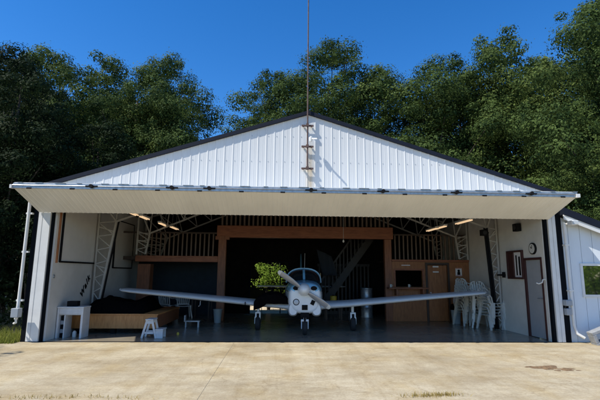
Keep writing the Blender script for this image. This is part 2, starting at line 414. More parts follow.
# steel portal frames
def frame(Yf, kneel, kneer, ol, orr, basel, baser, blackR, zl=0.):
    fr=MB()
    yy=Yf
    # rafters: lower chord knee->ridge, upper chord eave->ridge
    for sgn,kn,ou in ((-1,kneel,ol),(1,kneer,orr)):
        zt=roofz(ou)-.12
        A=Vector((ou,yy,zt)); Rg=Vector((XC,yy,ZP-.16)); K=Vector((kn[0],yy,kn[1])); K2=Vector((XC,yy,ZP-.62))
        fr.bar(A,Rg,.07,.05); fr.bar(K,K2,.05,.05); fr.bar(K,A,.045)
        N=9
        for i in range(N):
            t0=i/N; t1=(i+.5)/N; t2=(i+1)/N
            lo0=K.lerp(K2,t0); up=A.lerp(Rg,t1*.97+.03); lo1=K.lerp(K2,t2)
            fr.bar(lo0,up,.03); fr.bar(up,lo1,.03)
    fr.bar((XC,yy,ZP-.16),(XC,yy,ZP-.62),.05)
    root=fr.build('steel_frame','steel_white',H)
    for sgn,kn,ou,ba in ((-1,kneel,ol,basel),(1,kneer,orr,baser)):
        c=MB(); zt=roofz(ou)-.12
        zb_=zl if sgn<0 else (zl and 2.08); c.bar((ou,yy,zb_),(ou,yy,zt),.05)
        O0=Vector((ou,yy,zb_+.02)); O1=Vector((ou,yy,kn[1]+.15)); I0=Vector((ba,yy,zb_+.02)); I1=Vector((kn[0],yy,kn[1]))
        N=8 if zb_<1 else 3
        for i in range(N):
            a=I0.lerp(I1,i/N); m_=O0.lerp(O1,(i+.5)/N); b_=I0.lerp(I1,(i+1)/N)
            c.bar(a,m_,.028); c.bar(m_,b_,.028)
        for t in (.55,.9): 
            c.bar(O0.lerp(O1,t),I0.lerp(I1,t),.03)
        col=c.build('column','steel_white',root)
        ic=MB().bar(I0,I1,.055); 
        ic.build('inner_chord','steel_black' if (sgn>0 and blackR) else 'steel_white',col)
        if blackR: MB().bar(I0+Vector((-sgn*.045,.05,0)),I1+Vector((-sgn*.045,.05,.05)),.05).build('chord_black_bar','steel_black',col)  # black bar painting the inner chord's shadow side on the left
frame(12.65,(-4.76,3.02),(6.22,2.97),-5.25,6.5,-5.17,6.38,True)
frame(14.72,(-4.40,2.86),(6.10,2.86),-4.80,6.5,-4.50,6.20,False,2.15)
frame(16.9,(-4.37,2.86),(6.08,2.86),-5.2,6.5,-4.6,6.25,False,2.15)
# purlins under the roof
for i,x in enumerate((-4.6,-3.3,-2.,-.7,2.1,3.4,4.7,5.9)):
    MB().box(x-.03,x+.03,F+.2,YB-.05,roofz(x)-.15,roofz(x)-.075).build('purlin','steel_white' if 0 else 'ceiling',H)

# ------------------------------------------------------------------ mast
mt=thing('antenna_mast','tall thin rusty mast fixed up the middle of the white gable','mast',(.635,F-.18,4.0))
MB().tube([(.635,F-.165,4.08),(.64,F-.165,7.2),(.648,F-.165,11.0)],[.020,.018,.014],10).build('pole','rust',mt,smooth=True)
for z in (4.12,4.68,5.22):
    q=MB().box(.49,.79,F-.14,F-.108,z-.022,z+.022); q.box(.52,.56,F-.108,F-.052,z-.018,z+.018); q.box(.72,.76,F-.108,F-.052,z-.018,z+.018)
    q.box(.60,.67,F-.20,F-.14,z-.035,z+.035); q.build('bracket','rust',mt,bevel=.004)
q=MB().lathe([(.0,-.06),(.035,-.06),(.045,-.02),(.045,.05),(.02,.07),(0,.07)],(.715,F-.25,4.83),'z',12)
q.bar((.715,F-.25,4.85),(.86,F-.40,4.80),.03); q.build('insulator','trim_white',mt,smooth=True)

# ------------------------------------------------------------------ boxes outside
eb=thing('meter_box','small grey electric box on the white downpipe left of the opening','box',(-5.86,F-.1,.5))
MB().box(-5.94,-5.78,F-.30,F-.14,.56,.76).build('case','grey_plastic',eb,bevel=.01)
MB().tube([(-5.86,F-.22,.56),(-5.86,F-.2,.44),(-5.93,F-.15,.42)],.025,8).build('elbow','trim_white',eb,smooth=True)

# ------------------------------------------------------------------ annex
ax=thing('annex_building','low pale blue-white side building right of the hangar with a dark lean-to roof','building',(9,F,0))
AX0,AX1=7.01,13.0; AY=F+.06
def az(x): return 3.02-.375*(x-7.09)*1.0
wm=MB(); wx0,wx1,wz0,wz1=7.42,8.75,1.06,1.88
# front wall of shiplap boards around the window
def boards(mb,x0,x1,zl,zh):
    p=.30; x=math.floor(x0/p)*p
    while x<x1:
        a=max(x+.004,x0); c=min(x+p-.006,x1)
        if c-a>.01:
            ha=zh(a) if callable(zh) else zh; hc=zh(c) if callable(zh) else zh
            mb.hexa([(a,AY-.014,zl),(c,AY-.014,zl),(c,AY+.02,zl),(a,AY+.02,zl),(a,AY-.014,ha),(c,AY-.014,hc),(c,AY+.02,hc),(a,AY+.02,ha)])
        x+=p
boards(wm,AX0,wx0,0,lambda x:az(x)-.02); boards(wm,wx0,wx1,0,wz0); boards(wm,wx0,wx1,wz1,lambda x:az(x)-.02)
boards(wm,wx1,9.8,0,lambda x:max(az(x)-.02,1.95))
wm.box(AX0,wx0,AY+.021,AY+.1,0,2.6); wm.box(wx1,9.8,AY+.021,AY+.1,0,2.0); wm.box(wx0,wx1,AY+.021,AY+.1,0,wz0); wm.box(wx0,wx1,AY+.021,AY+.1,wz1,2.3)
wm.box(9.7,9.79,AY+.1,16,0,1.9)
wm.build('wall','annex',ax)
rf=MB(); xe=10.1
rf.hexa([(AX0,AY-.22,az(AX0)+.02),(xe,AY-.22,az(xe)+.02),(xe,16,az(xe)+.02),(AX0,16,az(AX0)+.02),(AX0,AY-.22,az(AX0)+.20),(xe,AY-.22,az(xe)+.20),(xe,16,az(xe)+.20),(AX0,16,az(AX0)+.20)])
rf.build('roof','roof_dark',ax)
fs=MB(); fs.hexa([(AX0,AY-.20,az(AX0)-.10),(xe,AY-.20,az(xe)-.10),(xe,AY-.17,az(xe)-.10),(AX0,AY-.17,az(AX0)-.10),(AX0,AY-.20,az(AX0)+.016),(xe,AY-.20,az(xe)+.016),(xe,AY-.17,az(xe)+.016),(AX0,AY-.17,az(AX0)+.016)])
fs.build('fascia','trim_white',ax)
wf=MB(); t=.06
wf.box(wx0,wx0+t,AY-.045,AY+.03,wz0,wz1); wf.box(wx1-t,wx1,AY-.045,AY+.03,wz0,wz1); wf.box(wx0+t,wx1-t,AY-.045,AY+.03,wz0,wz0+t); wf.box(wx0+t,wx1-t,AY-.045,AY+.03,wz1-t,wz1)
wn=wf.build('window','trim_white',ax); MB().box(wx0+t,wx1-t,AY,AY+.012,wz0+t,wz1-t).build('pane','window_glass',wn)
pp=MB().tube([(7.04,F-.08,2.85),(7.05,F-.08,.42),(7.10,F-.09,.22),(7.24,F-.14,.12)],.035,10); 
for z in (1.2,2.3): pp.box(6.99,7.10,F-.12,F-.0,z,z+.035)
pp.build('downpipe','trim_white',ax,smooth=True)
fl_=thing('floodlight','small white floodlight under the annex roof edge beside the downpipe','light',(7.16,F-.1,3))
MB().box(7.09,7.26,F-.30,F-.12,2.80,2.91).build('housing','trim_white',fl_,bevel=.012)
MB().box(7.11,7.24,F-.316,F-.302,2.815,2.895).build('lens','lens',fl_)
MB().box(7.15,7.2,F-.12,F+.04,2.84,2.88).build('bracket','trim_white',fl_)
me_=thing('electric_meter','grey meter box pair with a cable on the dark strip right of the opening','meter',(6.95,F-.1,.8))
MB().box(6.86,7.02,F-.15,F-.012,.86,1.0).build('case','grey_plastic',me_,bevel=.015)
MB().lathe([(.0,-.05),(.06,-.05),(.065,0),(.06,.04)],(6.95,F-.105,.93),'y',16).build('dial','grey_plastic',me_,smooth=True)
MB().box(6.87,7.0,F-.13,F-.012,.64,.80).build('socket','grey_plastic',me_,bevel=.015)
MB().tube([(6.90,F-.06,.86),(6.88,F-.06,.8)],.015,8).build('cable','rubber',me_)
bl=thing('cement_block','grey hollow block leaning against the annex wall under the window','block',(7.8,F-.3,0))
q=MB(); 
import itertools
def blk(mb,o,rot):
    parts=[(-.36,.36,0,.06),(-.36,.36,.25,.32),(-.36,-.28,.06,.25),(-.04,.04,.06,.25),(.28,.36,.06,.25)]
    for a,b_,c,d in parts:
        P=[(x,y,z) for z in (c,d) for (x,y) in ((a,-.1),(b_,-.1),(b_,.1),(a,.1))]
        mb.hexa([tuple(Matrix.Rotation(rot,4,'Y')@Vector(p)+Vector(o)) for p in P])
blk(q,(7.66,F-.34,.10),R(-20)); q.build('hollow_body','concrete_grey',bl,bevel=.01)

# ------------------------------------------------------------------ mezzanine
mz=thing('mezzanine','brown timber mezzanine with baluster railings across the back of the hangar','mezzanine',(1,14.8,0))
Y=14.8
for x0,x1 in ((-2.1,-1.84),(3.62,3.86)): MB().box(x0,x1,Y,Y+.2,0,2.76).build('post','wood_post',mz,bevel=.008)
MB().box(-2.16,3.92,Y-.03,Y+.22,2.765,3.17).build('beam','wood_beam',mz,bevel=.008)
MB().box(-2.2,-1.72,Y-.06,Y-.032,2.68,2.80).build('corbel','wood_post',mz)
MB().box(-4.86,-2.102,Y,Y+.16,1.92,2.12).build('beam','wood_beam',mz,bevel=.008)
MB().box(3.862,IR-.005,Y-.02,Y+.14,2.0,2.07).build('beam','wood_beam',mz,bevel=.006)
MB().box(IL,-2.1,Y+.162,16.9,1.98,2.10).build('deck','wood_dark',mz); MB().box(-2.1,3.86,Y+.222,17.3,3.0,3.15).build('deck','wood_dark',mz); MB().box(3.862,IR-.005,Y+.142,17.3,1.98,2.06).build('deck','wood_dark',mz)
MB().box(IL,-2.1,Y+.02,Y+.08,2.88,2.93).build('handrail','wood_dark',mz); MB().box(3.86,IR,Y+.02,Y+.08,2.9,2.95).build('handrail','wood_dark',mz); MB().box(-2.1,3.9,Y+.02,Y+.08,3.90,3.95).build('handrail','wood_dark',mz)
M['wood_bal']=woodmat('baluster wood',(.13,.085,.055),(.08,.05,.032),(6,6,1))
x=-4.8
while x<-2.15: MB().box(x-.022,x+.022,Y+.03,Y+.07,2.122,2.88).build('baluster','wood_bal',mz); x+=.148
x=-2.0
while x<3.85: MB().box(x-.03,x+.03,Y+.03,Y+.07,3.172,3.90).build('baluster','wood_bal',mz); x+=.152
x=4.0
while x<6.5: MB().box(x-.022,x+.022,Y+.03,Y+.07,2.072,2.90).build('baluster','wood_bal',mz); x+=.148

pt=thing('wooden_partition','brown plywood partition with a bar hatch under the right mezzanine','partition',(5.2,14.9,0))
w=MB(); y0,y1=Y+.03,Y+.13; hx0,hx1,hz0,hz1=3.98,4.92,1.14,1.70; dx0,dx1,dzz=5.10,5.80,1.90
w.box(3.865,hx0,y0,y1,0,1.995); w.box(hx0,hx1,y0,y1,0,hz0); w.box(hx0,hx1,y0,y1,hz1,1.995); w.box(hx1,dx0,y0,y1,0,1.995); w.box(dx0,dx1,y0,y1,dzz,1.995); w.box(dx1,IR-.004,y0,y1,0,1.995)
w.build('panel','wood_ply',pt)
dd=MB().box(dx0+.02,dx1-.02,y0+.02,y0+.06,.01,dzz-.02).build('door','wood_ply',pt)
f=MB(); f.box(dx0-.07,dx0,y0-.025,y0-.001,0,dzz+.07); f.box(dx1,dx1+.07,y0-.025,y0-.001,0,dzz+.07); f.box(dx0,dx1,y0-.025,y0-.001,dzz,dzz+.07)
f.build('door_frame','wood_dark',dd)
MB().lathe([(0,-.05),(.025,-.05),(.02,0),(.03,.01)],(dx0+.08,y0,.95),'y',12).build('handle','galv',dd)
f=MB(); f.box(hx0-.06,hx0,y0-.02,y0-.001,hz0,hz1+.06); f.box(hx1,hx1+.06,y0-.02,y0-.001,hz0,hz1+.06); f.box(hx0,hx1,y0-.02,y0-.001,hz1,hz1+.06)
f.build('hatch_frame','wood_beam',pt)
MB().box(3.66,5.02,Y-.32,y1+.1,1.08,1.128).build('counter','wood_beam',pt,bevel=.008)
for x in (3.95,4.85): MB().box(x-.025,x+.025,Y-.26,y0-.002,.86,1.078).build('counter_bracket','wood_beam',pt)
MB().box(3.6,IR,17.2,17.24,0,1.97).build('back_panel','wall_dark',pt)
for lab,x,z,w_,h_,nm,lb in (('a',5.40,1.835,.20,.055,'nameplate','small white nameplate at the top of the brown wooden door'),('b',5.40,1.655,.20,.045,'nameplate','small white nameplate lower on the brown wooden door')):
    o=MB().box(x-w_/2,x+w_/2,y0-.0,y0+.018,z-h_/2,z+h_/2).build(nm,'paper',loc=(x,y0,z)); tag(o,lb,'nameplate')
o=MB().box(4.2,4.5,y0-.012,y0-.002,1.86,1.89).build('nameplate','paper',loc=(4.35,y0,1.87)); tag(o,'thin pale nameplate above the bar hatch','nameplate')
ps=thing('notice_board','pale notice with a dark figure and red border on the brown partition','notice',(6.20,y0,1.6))
MB().box(6.09,6.31,y0-.014,y0-.002,1.52,1.79).build('sheet','paper',ps)
q=MB().lathe([(0,-.004),(.045,-.004),(.045,0),(0,0)],(6.2,y0-.016,1.70),'y',12); q.box(6.15,6.25,y0-.02,y0-.0145,1.56,1.66); q.build('printed_mark','black',ps)
q=MB().box(6.10,6.30,y0-.019,y0-.0142,1.535,1.55).box(6.10,6.30,y0-.019,y0-.0142,1.765,1.78); q.build('red_stripe',mat('red print',(.45,.08,.07),.6),ps)
# mugs on the counter
for x,lb in ((3.78,'white mug at the left end of the bar counter'),(4.45,'white mug standing inside the bar hatch')):
    q=MB().lathe([(0,0),(.035,0),(.04,.1),(.036,.1),(.032,.01),(0,.01)],(x,Y-.1 if x<4 else Y+.05,1.129),'z',14).tube([(x+.035,(Y-.1 if x<4 else Y+.05),1.21),(x+.07,(Y-.1 if x<4 else Y+.05),1.18),(x+.036,(Y-.1 if x<4 else Y+.05),1.15)],.008,6)
    o=q.build('mug','plastic_white',loc=(x,Y-.1,1.13),smooth=True); tag(o,lb,'mug')

# under left mezzanine
lp=thing('blue_partition','dark blue partition wall below the left mezzanine','partition',(-3.6,16.8,0))
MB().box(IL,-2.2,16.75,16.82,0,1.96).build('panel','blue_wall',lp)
o=MB().box(-4.82,-4.40,Y+.2,Y+.6,.0,1.84).build('body','wood_post',None); 
cb=thing('tall_cupboard','narrow brown wooden cupboard below the left end of the mezzanine','cupboard',(-4.6,15,0)); o.parent=cb; o.matrix_parent_inverse=Matrix.Translation((4.6,-15,0))
MB().box(-4.80,-4.42,Y+.178,Y+.198,.08,1.80).build('door','wood_post',cb,bevel=.005); MB().lathe([(0,-.03),(.015,-.03),(.012,0)],(-4.46,Y+.176,1.0),'y',10).build('handle','galv',cb)

M['stair_wood']=woodmat('stair wood',(.012,.008,.006),(.008,.005,.004),(6,6,1))  # near-black tone puts the dimness of the deep interior into the wood
# staircase right of the aircraft
st=thing('staircase','wooden staircase with balusters, dimness painted in, behind the aircraft','staircase',(2.4,16.6,0))
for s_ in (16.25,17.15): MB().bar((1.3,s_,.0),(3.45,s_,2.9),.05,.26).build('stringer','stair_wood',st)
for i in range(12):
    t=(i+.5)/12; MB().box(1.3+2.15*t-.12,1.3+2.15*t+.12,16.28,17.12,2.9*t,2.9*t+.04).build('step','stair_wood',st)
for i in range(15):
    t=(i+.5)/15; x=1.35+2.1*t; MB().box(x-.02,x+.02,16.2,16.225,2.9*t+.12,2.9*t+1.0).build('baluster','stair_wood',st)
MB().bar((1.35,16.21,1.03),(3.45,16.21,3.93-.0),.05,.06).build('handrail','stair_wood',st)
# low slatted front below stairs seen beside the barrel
pf=thing('slatted_screen','slatted timber screen, dimness painted in, under the staircase','screen',(2.4,16,0))
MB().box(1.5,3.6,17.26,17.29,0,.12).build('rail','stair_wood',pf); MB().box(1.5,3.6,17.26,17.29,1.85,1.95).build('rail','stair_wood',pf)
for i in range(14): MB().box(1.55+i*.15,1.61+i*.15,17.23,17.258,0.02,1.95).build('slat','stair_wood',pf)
o=MB(); 
for i in range(9):
    for j in range(9):
        u_,v_=i/8,j/8; o.v.append((1.35+.55*u_+.22*v_, 15.9+.05*math.sin(u_*9+v_*3), 2.45-.95*v_-.25*u_*(1-v_)))
for i in range(8):
    for j in range(8): a=i*9+j; o.face((a,a+1,a+10,a+9))
o=o.build('hanging_sheet','cloth_grey',smooth=True); m_=o.modifiers.new('s','SOLIDIFY'); m_.thickness=.01; tag(o,'grey cloth sheet hanging above and behind the aircraft cowling','sheet')
# barrel, yellow drum, bins
br=thing('metal_drum','pale grey metal drum standing beside the right timber post','drum',(3.28,16.2,0))
MB().lathe([(0,0),(.22,0),(.225,.02),(.215,.05),(.215,.33),(.225,.35),(.215,.37),(.215,.68),(.225,.70),(.215,.72),(.215,1.0),(.225,1.03)],(3.22,16.1,0),'z',28).build('shell','galv',br,smooth=True)
MB().lathe([(0,1.03),(.22,1.031),(.22,1.05),(.19,1.055),(0,1.055)],(3.22,16.1,0),'z',28).build('lid','galv',br,smooth=True)
yd=thing('yellow_canister','small yellow canister on a dark stand right of the propeller','canister',(1.9,15.4,0))
MB().lathe([(0,.55),(.11,.55),(.115,.58),(.115,.78),(.09,.80),(0,.80)],(1.9,15.4,0),'z',20).build('body','yellow',yd,smooth=True)
MB().lathe([(0,.80),(.03,.80),(.03,.83),(0,.83)],(1.9,15.4,0),'z',10).build('cap','black',yd)
sdn=thing('dark_stand','low dark wooden stand under the yellow canister','stand',(1.9,15.4,0))
MB().box(1.6,2.2,15.2,15.7,.5,.547).build('top','wood_dark',sdn)
for sx,sy in ((1.62,15.22),(2.14,15.22),(1.62,15.64),(2.14,15.64)): MB().box(sx,sx+.045,sy,sy+.045,0,.5).build('leg','wood_dark',sdn)
def bin_(x,y,r0,r1,h,label,m):
    b=thing('waste_bin',label,'bin',(x,y,0))
    MB().lathe([(0,0),(r0,0),(r1,h),(r1+.012,h),(r1+.012,h+.02),(r1-.01,h+.02),(r0-.01,.01),(0,.01)],(x,y,0),'z',24).build('body',m,b,smooth=True)
    return b
M['blue_grey']=mat('blue grey plastic',(.30,.38,.44),.5)
b=bin_(5.80,14.25,.125,.16,.44,'pale blue-grey bin with a black liner below the notice','blue_grey')
MB().lathe([(.15,.46),(.178,.43),(.185,.52),(.15,.60),(.05,.63),(0,.63)],(5.80,14.25,0),'z',20).build('liner','cloth_black',b,smooth=True)
bin_(-1.96,14.25,.10,.14,.40,'plain grey-white bin in front of the left timber post','blue_grey')
cn=thing('bench_seat','small grey metal bench below the left wing','bench',(-2.45,13.2,0))
MB().box(-2.75,-2.3,13.0,13.2,.16,.19).build('seat','galv',cn)
for x in (-2.72,-2.36): MB().box(x,x+.04,13.02,13.18,0,.158).build('leg','galv',cn)
MB().box(-2.75,-2.71,13.0,13.2,.192,.34).build('armrest','galv',cn)

# pull cord with a bulb
pc=thing('pull_cord','thin cord with a small white knob hanging before the timber beam','cord',(1.98,13.4,2.5))
MB().tube([(1.98,13.4,5.05),(1.98,13.4,2.62)],.006,6).build('cord','steel_white',pc)
MB().lathe([(0,2.53),(.028,2.55),(.03,2.58),(.015,2.62),(0,2.63)],(1.98,13.4,0),'z',12).build('knob','plastic_white',pc,smooth=True)

# ------------------------------------------------------------------ strip lights
def strip(x,y0,y1,z,label):
    t=thing('strip_light',label,'light',(x,(y0+y1)/2,z),'fluorescent strip lights under the roof')
    MB().box(x-.06,x+.06,y0,y1,z+.02,z+.07).build('housing','trim_white',t)
    for dx in (-.035,.035): MB().tube([(x+dx,y0+.03,z),(x+dx,y1-.03,z)],.018,8).build('tube','tube',t,smooth=True)
    q=MB(); q.bar((x,y0+.2,z+.07),(x,y0+.2,roofz(x)-.04),.012); q.bar((x,y1-.2,z+.07),(x,y1-.2,roofz(x)-.04),.012); q.build('hanger','galv',t)
strip(-4.05,11.55,12.25,3.15,'lit strip light nearest the opening on the left side')
strip(-4.02,12.45,13.2,3.15,'lit strip light second from the opening on the left side')
strip(-3.95,14.15,15.1,3.15,'lit strip light before the left mezzanine railing')
strip(-3.86,15.3,16.3,3.15,'farthest lit strip light on the left side')
strip(5.52,12.1,13.2,3.14,'nearer lit strip light on the right side')
strip(5.40,13.75,14.65,3.13,'middle lit strip light on the right side')
strip(5.28,14.2,15.2,3.10,'farthest lit strip light on the right side')

# ------------------------------------------------------------------ left wall things
def wallboard(y0,y1,z0,z1,label):
    t=thing('wall_board',label,'board',(IL,(y0+y1)/2,z0))
    x=IL
    MB().box(x+.002,x+.03,y0,y1,z0,z1).build('panel','board',t)
    f=MB(); e=.03
    f.box(x+.001,x+.05,y0-e,y0,z0-e,z1+e); f.box(x+.001,x+.05,y1,y1+e,z0-e,z1+e); f.box(x+.001,x+.05,y0,y1,z0-e*1.4,z0); f.box(x+.001,x+.05,y0,y1,z1,z1+e)
    f.build('frame','black',t)
wallboard(10.78,12.83,1.83,3.28,'large pale board with black frame on the left wall nearest the opening')
wallboard(14.15,15.85,1.72,3.22,'pale board with black frame on the left wall behind the lattice column')
o=MB().box(IL+.001,IL+.04,10.60,10.64,1.78,3.3).build('timber_batten','wood_ply',loc=(IL,10.63,1.8)); tag(o,'narrow upright brown batten on the left wall beside the pale board','batten')
o=MB().box(IL,IL+.02,10.55,10.62,1.42,1.50).box(IL+.02,IL+.03,10.57,10.60,1.44,1.48).build('wall_socket','galv',loc=(IL,10.58,1.45)); tag(o,'small grey socket on the left wall near the opening','socket')
# lettering on the wall
def text_mesh(body,size,ext=.004):
    c=bpy.data.curves.new('t','FONT'); c.body=body; c.size=size; c.extrude=ext; c.shear=.25; c.space_character=1.35; c.offset=size*.03; c.align_x='LEFT'
    o=bpy.data.objects.new('t',c); C.objects.link(o); dg=bpy.context.evaluated_depsgraph_get(); dg.update()
    me=bpy.data.meshes.new_from_object(o.evaluated_get(dg)); bpy.data.objects.remove(o); return me
me=text_mesh('Walk',.25); me.materials.append(M['black'])
o=bpy.data.objects.new('wall_lettering',me); C.objects.link(o)
dirv=Vector((0,.64,.77)).normalized(); nrm=Vector((1,0,0)); upv=nrm.cross(dirv)
o.matrix_world=Matrix.Translation((IL+.008,12.15,.86))@Matrix((dirv,upv,nrm)).transposed().to_4x4()
tag(o,'black slanted lettering climbing the left wall below the pale board','lettering')

# desk
dk=thing('white_desk','small white open desk just inside the left of the opening','desk',(-5.1,11,0))
dx0_,dx1_,dy0,dy1=-5.33,-4.72,10.90,11.30
MB().box(dx0_-.01,dx1_+.01,dy0-.01,dy1,.70,.735).build('top','wood_stool',dk,bevel=.005)
MB().box(dx1_-.05,dx1_,dy0,dy1-.01,0,.698).build('side_panel','wood_stool',dk,bevel=.004)
MB().box(dx0_,dx0_+.045,dy0,dy1-.01,0,.698).build('side_panel','wood_stool',dk,bevel=.004)
MB().box(dx0_+.047,dx1_-.052,dy0+.01,dy0+.03,.56,.698).build('drawer_front','wood_stool',dk,bevel=.003)
MB().box(dx0_+.047,dx1_-.052,dy0+.03,dy1-.02,.54,.556).build('shelf','wood_stool',dk)
MB().box(-5.165,-5.14,dy0+.02,dy1-.03,0,.538).build('divider','wood_stool',dk)
o=MB().box(-5.18,-4.94,11.02,11.2,.737,.86).box(-5.16,-4.96,11.01,11.019,.76,.84).build('black_box','black',loc=(-5.06,11.1,.737),bevel=.008); tag(o,'small black box on the white desk top','box')
o=MB().lathe([(0,0),(.045,0),(.05,.06),(.045,.12),(.02,.15),(0,.15)],(-4.98,11.12,.0),'z',12).build('white_jug','plastic_white',loc=(-4.98,11.1,0),smooth=True); tag(o,'small white jug on the floor under the desk','jug')
bk=thing('floor_books','upright black and white binders inside the white desk','binders',(-5.23,11.1,0))
for i in range(5): MB().box(-5.28,-5.175,11.0,11.22,.01+.1*i,.10+.1*i).build('binder','black' if i%2==0 else 'grey_plastic',bk,bevel=.006)

# wooden platform with black heap
pl=thing('wooden_platform','low honey-coloured wooden platform on dark feet along the left wall','platform',(-4.2,12,0))
px0,px1,py0,py1=-5.33,-3.15,11.62,14.1
f=MB()
f.box(px0,px1,py0,py0+.03,.14,.47); f.build('front_board','wood_honey',pl,bevel=.004)
MB().box(px1-.03,px1,py0+.031,py1,.14,.47).build('side_board','wood_post',pl,bevel=.004)
MB().box(px0,px1+.02,py0-.02,py1,.472,.505).build('top_board','wood_honey',pl,bevel=.004)
for x in (-5.2,-4.3,-3.35):
    for y in (11.8,13.8): MB().box(x-.06,x+.06,y-.06,y+.06,0,.138).build('foot','black',pl)
hp=MB(); nx,ny=26,16
rnd=random.Random(3)
for i in range(nx):
    for j in range(ny):
        u_,v_=i/(nx-1),j/(ny-1)
        x=-5.28+1.75*u_; y=11.72+2.1*v_
        e=min(1,min(u_,1-u_)*9)*min(1,min(v_,1-v_)*6)
        z=.508+e*(.25+.06*math.sin(x*5+y*2)+.05*math.sin(x*11-y*7)+.03*rnd.random())
        hp.v.append((x,y,z))
for i in range(nx-1):
    for j in range(ny-1): a=i*ny+j; hp.face((a,a+1,a+ny+1,a+ny))
hp.face([i*ny for i in range(nx)]+[(nx-1)*ny+j for j in range(1,ny)]+[i*ny+ny-1 for i in range(nx-2,-1,-1)]+[j for j in range(ny-2,0,-1)])
o=hp.build('covered_load','cloth_black',smooth=True,autosm=0,loc=(-4.3,12.7,.508)); tag(o,'lumpy load under a black cover on the wooden platform','cover')

# white step stool (A shaped)
ss=thing('step_stool','white A-shaped wooden step stool in the sun left of the aircraft','step stool',(-3.1,11.1,0))
def aframe(y,nm):
    a=MB()
    a.bar((-3.31,y,.0),(-3.20,y,.42),.05,.022,up=(0,1,0)); a.bar((-2.97,y,.0),(-3.08,y,.42),.05,.022,up=(0,1,0))
    a.box(-3.245,-3.035,y-.012,y+.012,.10,.15); a.box(-3.20,-3.08,y-.0125,y+.0125,.34,.41); a.build(nm,'wood_stool',ss)
aframe(10.95,'side_frame'); aframe(11.25,'side_frame')
MB().box(-3.235,-3.045,10.91,11.29,.42,.45).build('top_step','wood_stool',ss,bevel=.005)
MB().box(-2.99,-2.80,10.93,11.27,.19,.215).build('lower_step','wood_stool',ss,bevel=.005)
q=MB().box(-2.985,-2.81,10.95,10.97,.0,.19).box(-2.985,-2.81,11.23,11.25,.0,.19); q.build('lower_side','wood_stool',ss)
o=MB().lathe([(0,0),(.03,.0),(.035,.03),(.02,.06),(.0,.065)],(-2.58,11.55,.0),'z',10).build('small_can','yellow',loc=(-2.58,11.55,0),smooth=True); tag(o,'tiny yellow can on the floor behind the white step stool','can')

# ------------------------------------------------------------------ right wall things
fz=thing('wall_display','dark red framed display case with white panels on the right wall','display case',(IR,11.8,1.5))
y0_,y1_,z0_,z1_=11.45,12.15,1.52,2.2
f=MB(); e=.05
f.box(IR-.06,IR-.001,y0_-e,y0_,z0_-e,z1_+e); f.box(IR-.06,IR-.001,y1_,y1_+e,z0_-e,z1_+e); f.box(IR-.06,IR-.001,y0_,y1_,z0_-e,z0_); f.box(IR-.06,IR-.001,y0_,y1_,z1_,z1_+e); f.box(IR-.058,IR-.001,y0_+.40,y0_+.44,z0_,z1_)
f.build('frame','frame_red',fz)
MB().box(IR-.03,IR-.001,y0_+.44,y1_,z0_,z1_).build('shutter','frame_red',fz)
MB().box(IR-.02,IR-.001,y0_,y0_+.40,z0_,z1_).build('white_panel','paper',fz)
q=MB().box(IR-.032,IR-.021,y0_+.10,y0_+.17,z0_+.05,z1_-.12).box(IR-.032,IR-.021,y0_+.26,y0_+.31,z0_+.05,z1_-.08); q.build('dark_strip','black',fz)
ck=thing('wall_clock','round black-rimmed clock above the grey side door','clock',(IR,10.92,2.2))
MB().lathe([(0,0),(.15,0),(.15,-.04),(.125,-.045)],(IR-.001,10.92,2.26),'x',28).build('rim','black',ck,smooth=True)
MB().lathe([(0,-.03),(.122,-.03),(.122,-.046),(0,-.046)],(IR-.002,10.92,2.26),'x',28).build('face','plastic_white',ck)
q=MB().bar((IR-.052,10.92,2.26),(IR-.052,10.97,2.31),.012).bar((IR-.052,10.92,2.26),(IR-.052,10.90,2.35),.009); q.build('hand','black',ck)
sp=thing('speaker','small black loudspeaker high on the right wall','speaker',(IR,11.5,2.8))
MB().box(IR-.16,IR-.02,11.37,11.58,2.76,2.97).build('cabinet','black',sp,bevel=.01); MB().box(IR-.02,IR-.001,11.44,11.5,2.83,2.9).build('bracket','black',sp)
MB().lathe([(0,0),(.07,0),(.07,-.012),(.02,-.02)],(IR-.161,11.475,2.87),'x',20).build('cone','rubber',sp,smooth=True)
sp=thing('speaker','small black loudspeaker on the right steel column','speaker',(6.1,12.5,2.75))
MB().box(5.96,6.14,12.42,12.58,2.72,2.90).build('cabinet','black',sp,bevel=.01); MB().box(6.141,6.2,12.48,12.52,2.79,2.83).build('bracket','black',sp)
MB().lathe([(0,0),(.06,0),(.06,-.012),(.02,-.02)],(6.05,12.419,2.81),'y',20).build('cone','rubber',sp,smooth=True)
sh=thing('black_bracket','black steel bracket arm on the right lattice column','bracket',(6.4,12.45,1.55))
MB().box(6.34,IR-.002,12.40,12.44,1.55,1.60).build('arm','steel_black',sh); MB().box(6.50,6.56,12.38,12.46,1.5,1.66).build('plate','steel_black',sh)
hk=thing('hose_hook','white curved hook on the right jamb wall beside the door','hook',(IR,10.5,1.4))
MB().tube([(IR-.001,10.52,1.48),(IR-.07,10.52,1.47),(IR-.09,10.52,1.40),(IR-.16,10.55,1.37),(IR-.20,10.58,1.39)],.016,8).build('hook','plastic_white',hk,smooth=True)
MB().box(IR-.012,IR-.0005,10.48,10.56,1.43,1.52).build('plate','plastic_white',hk)

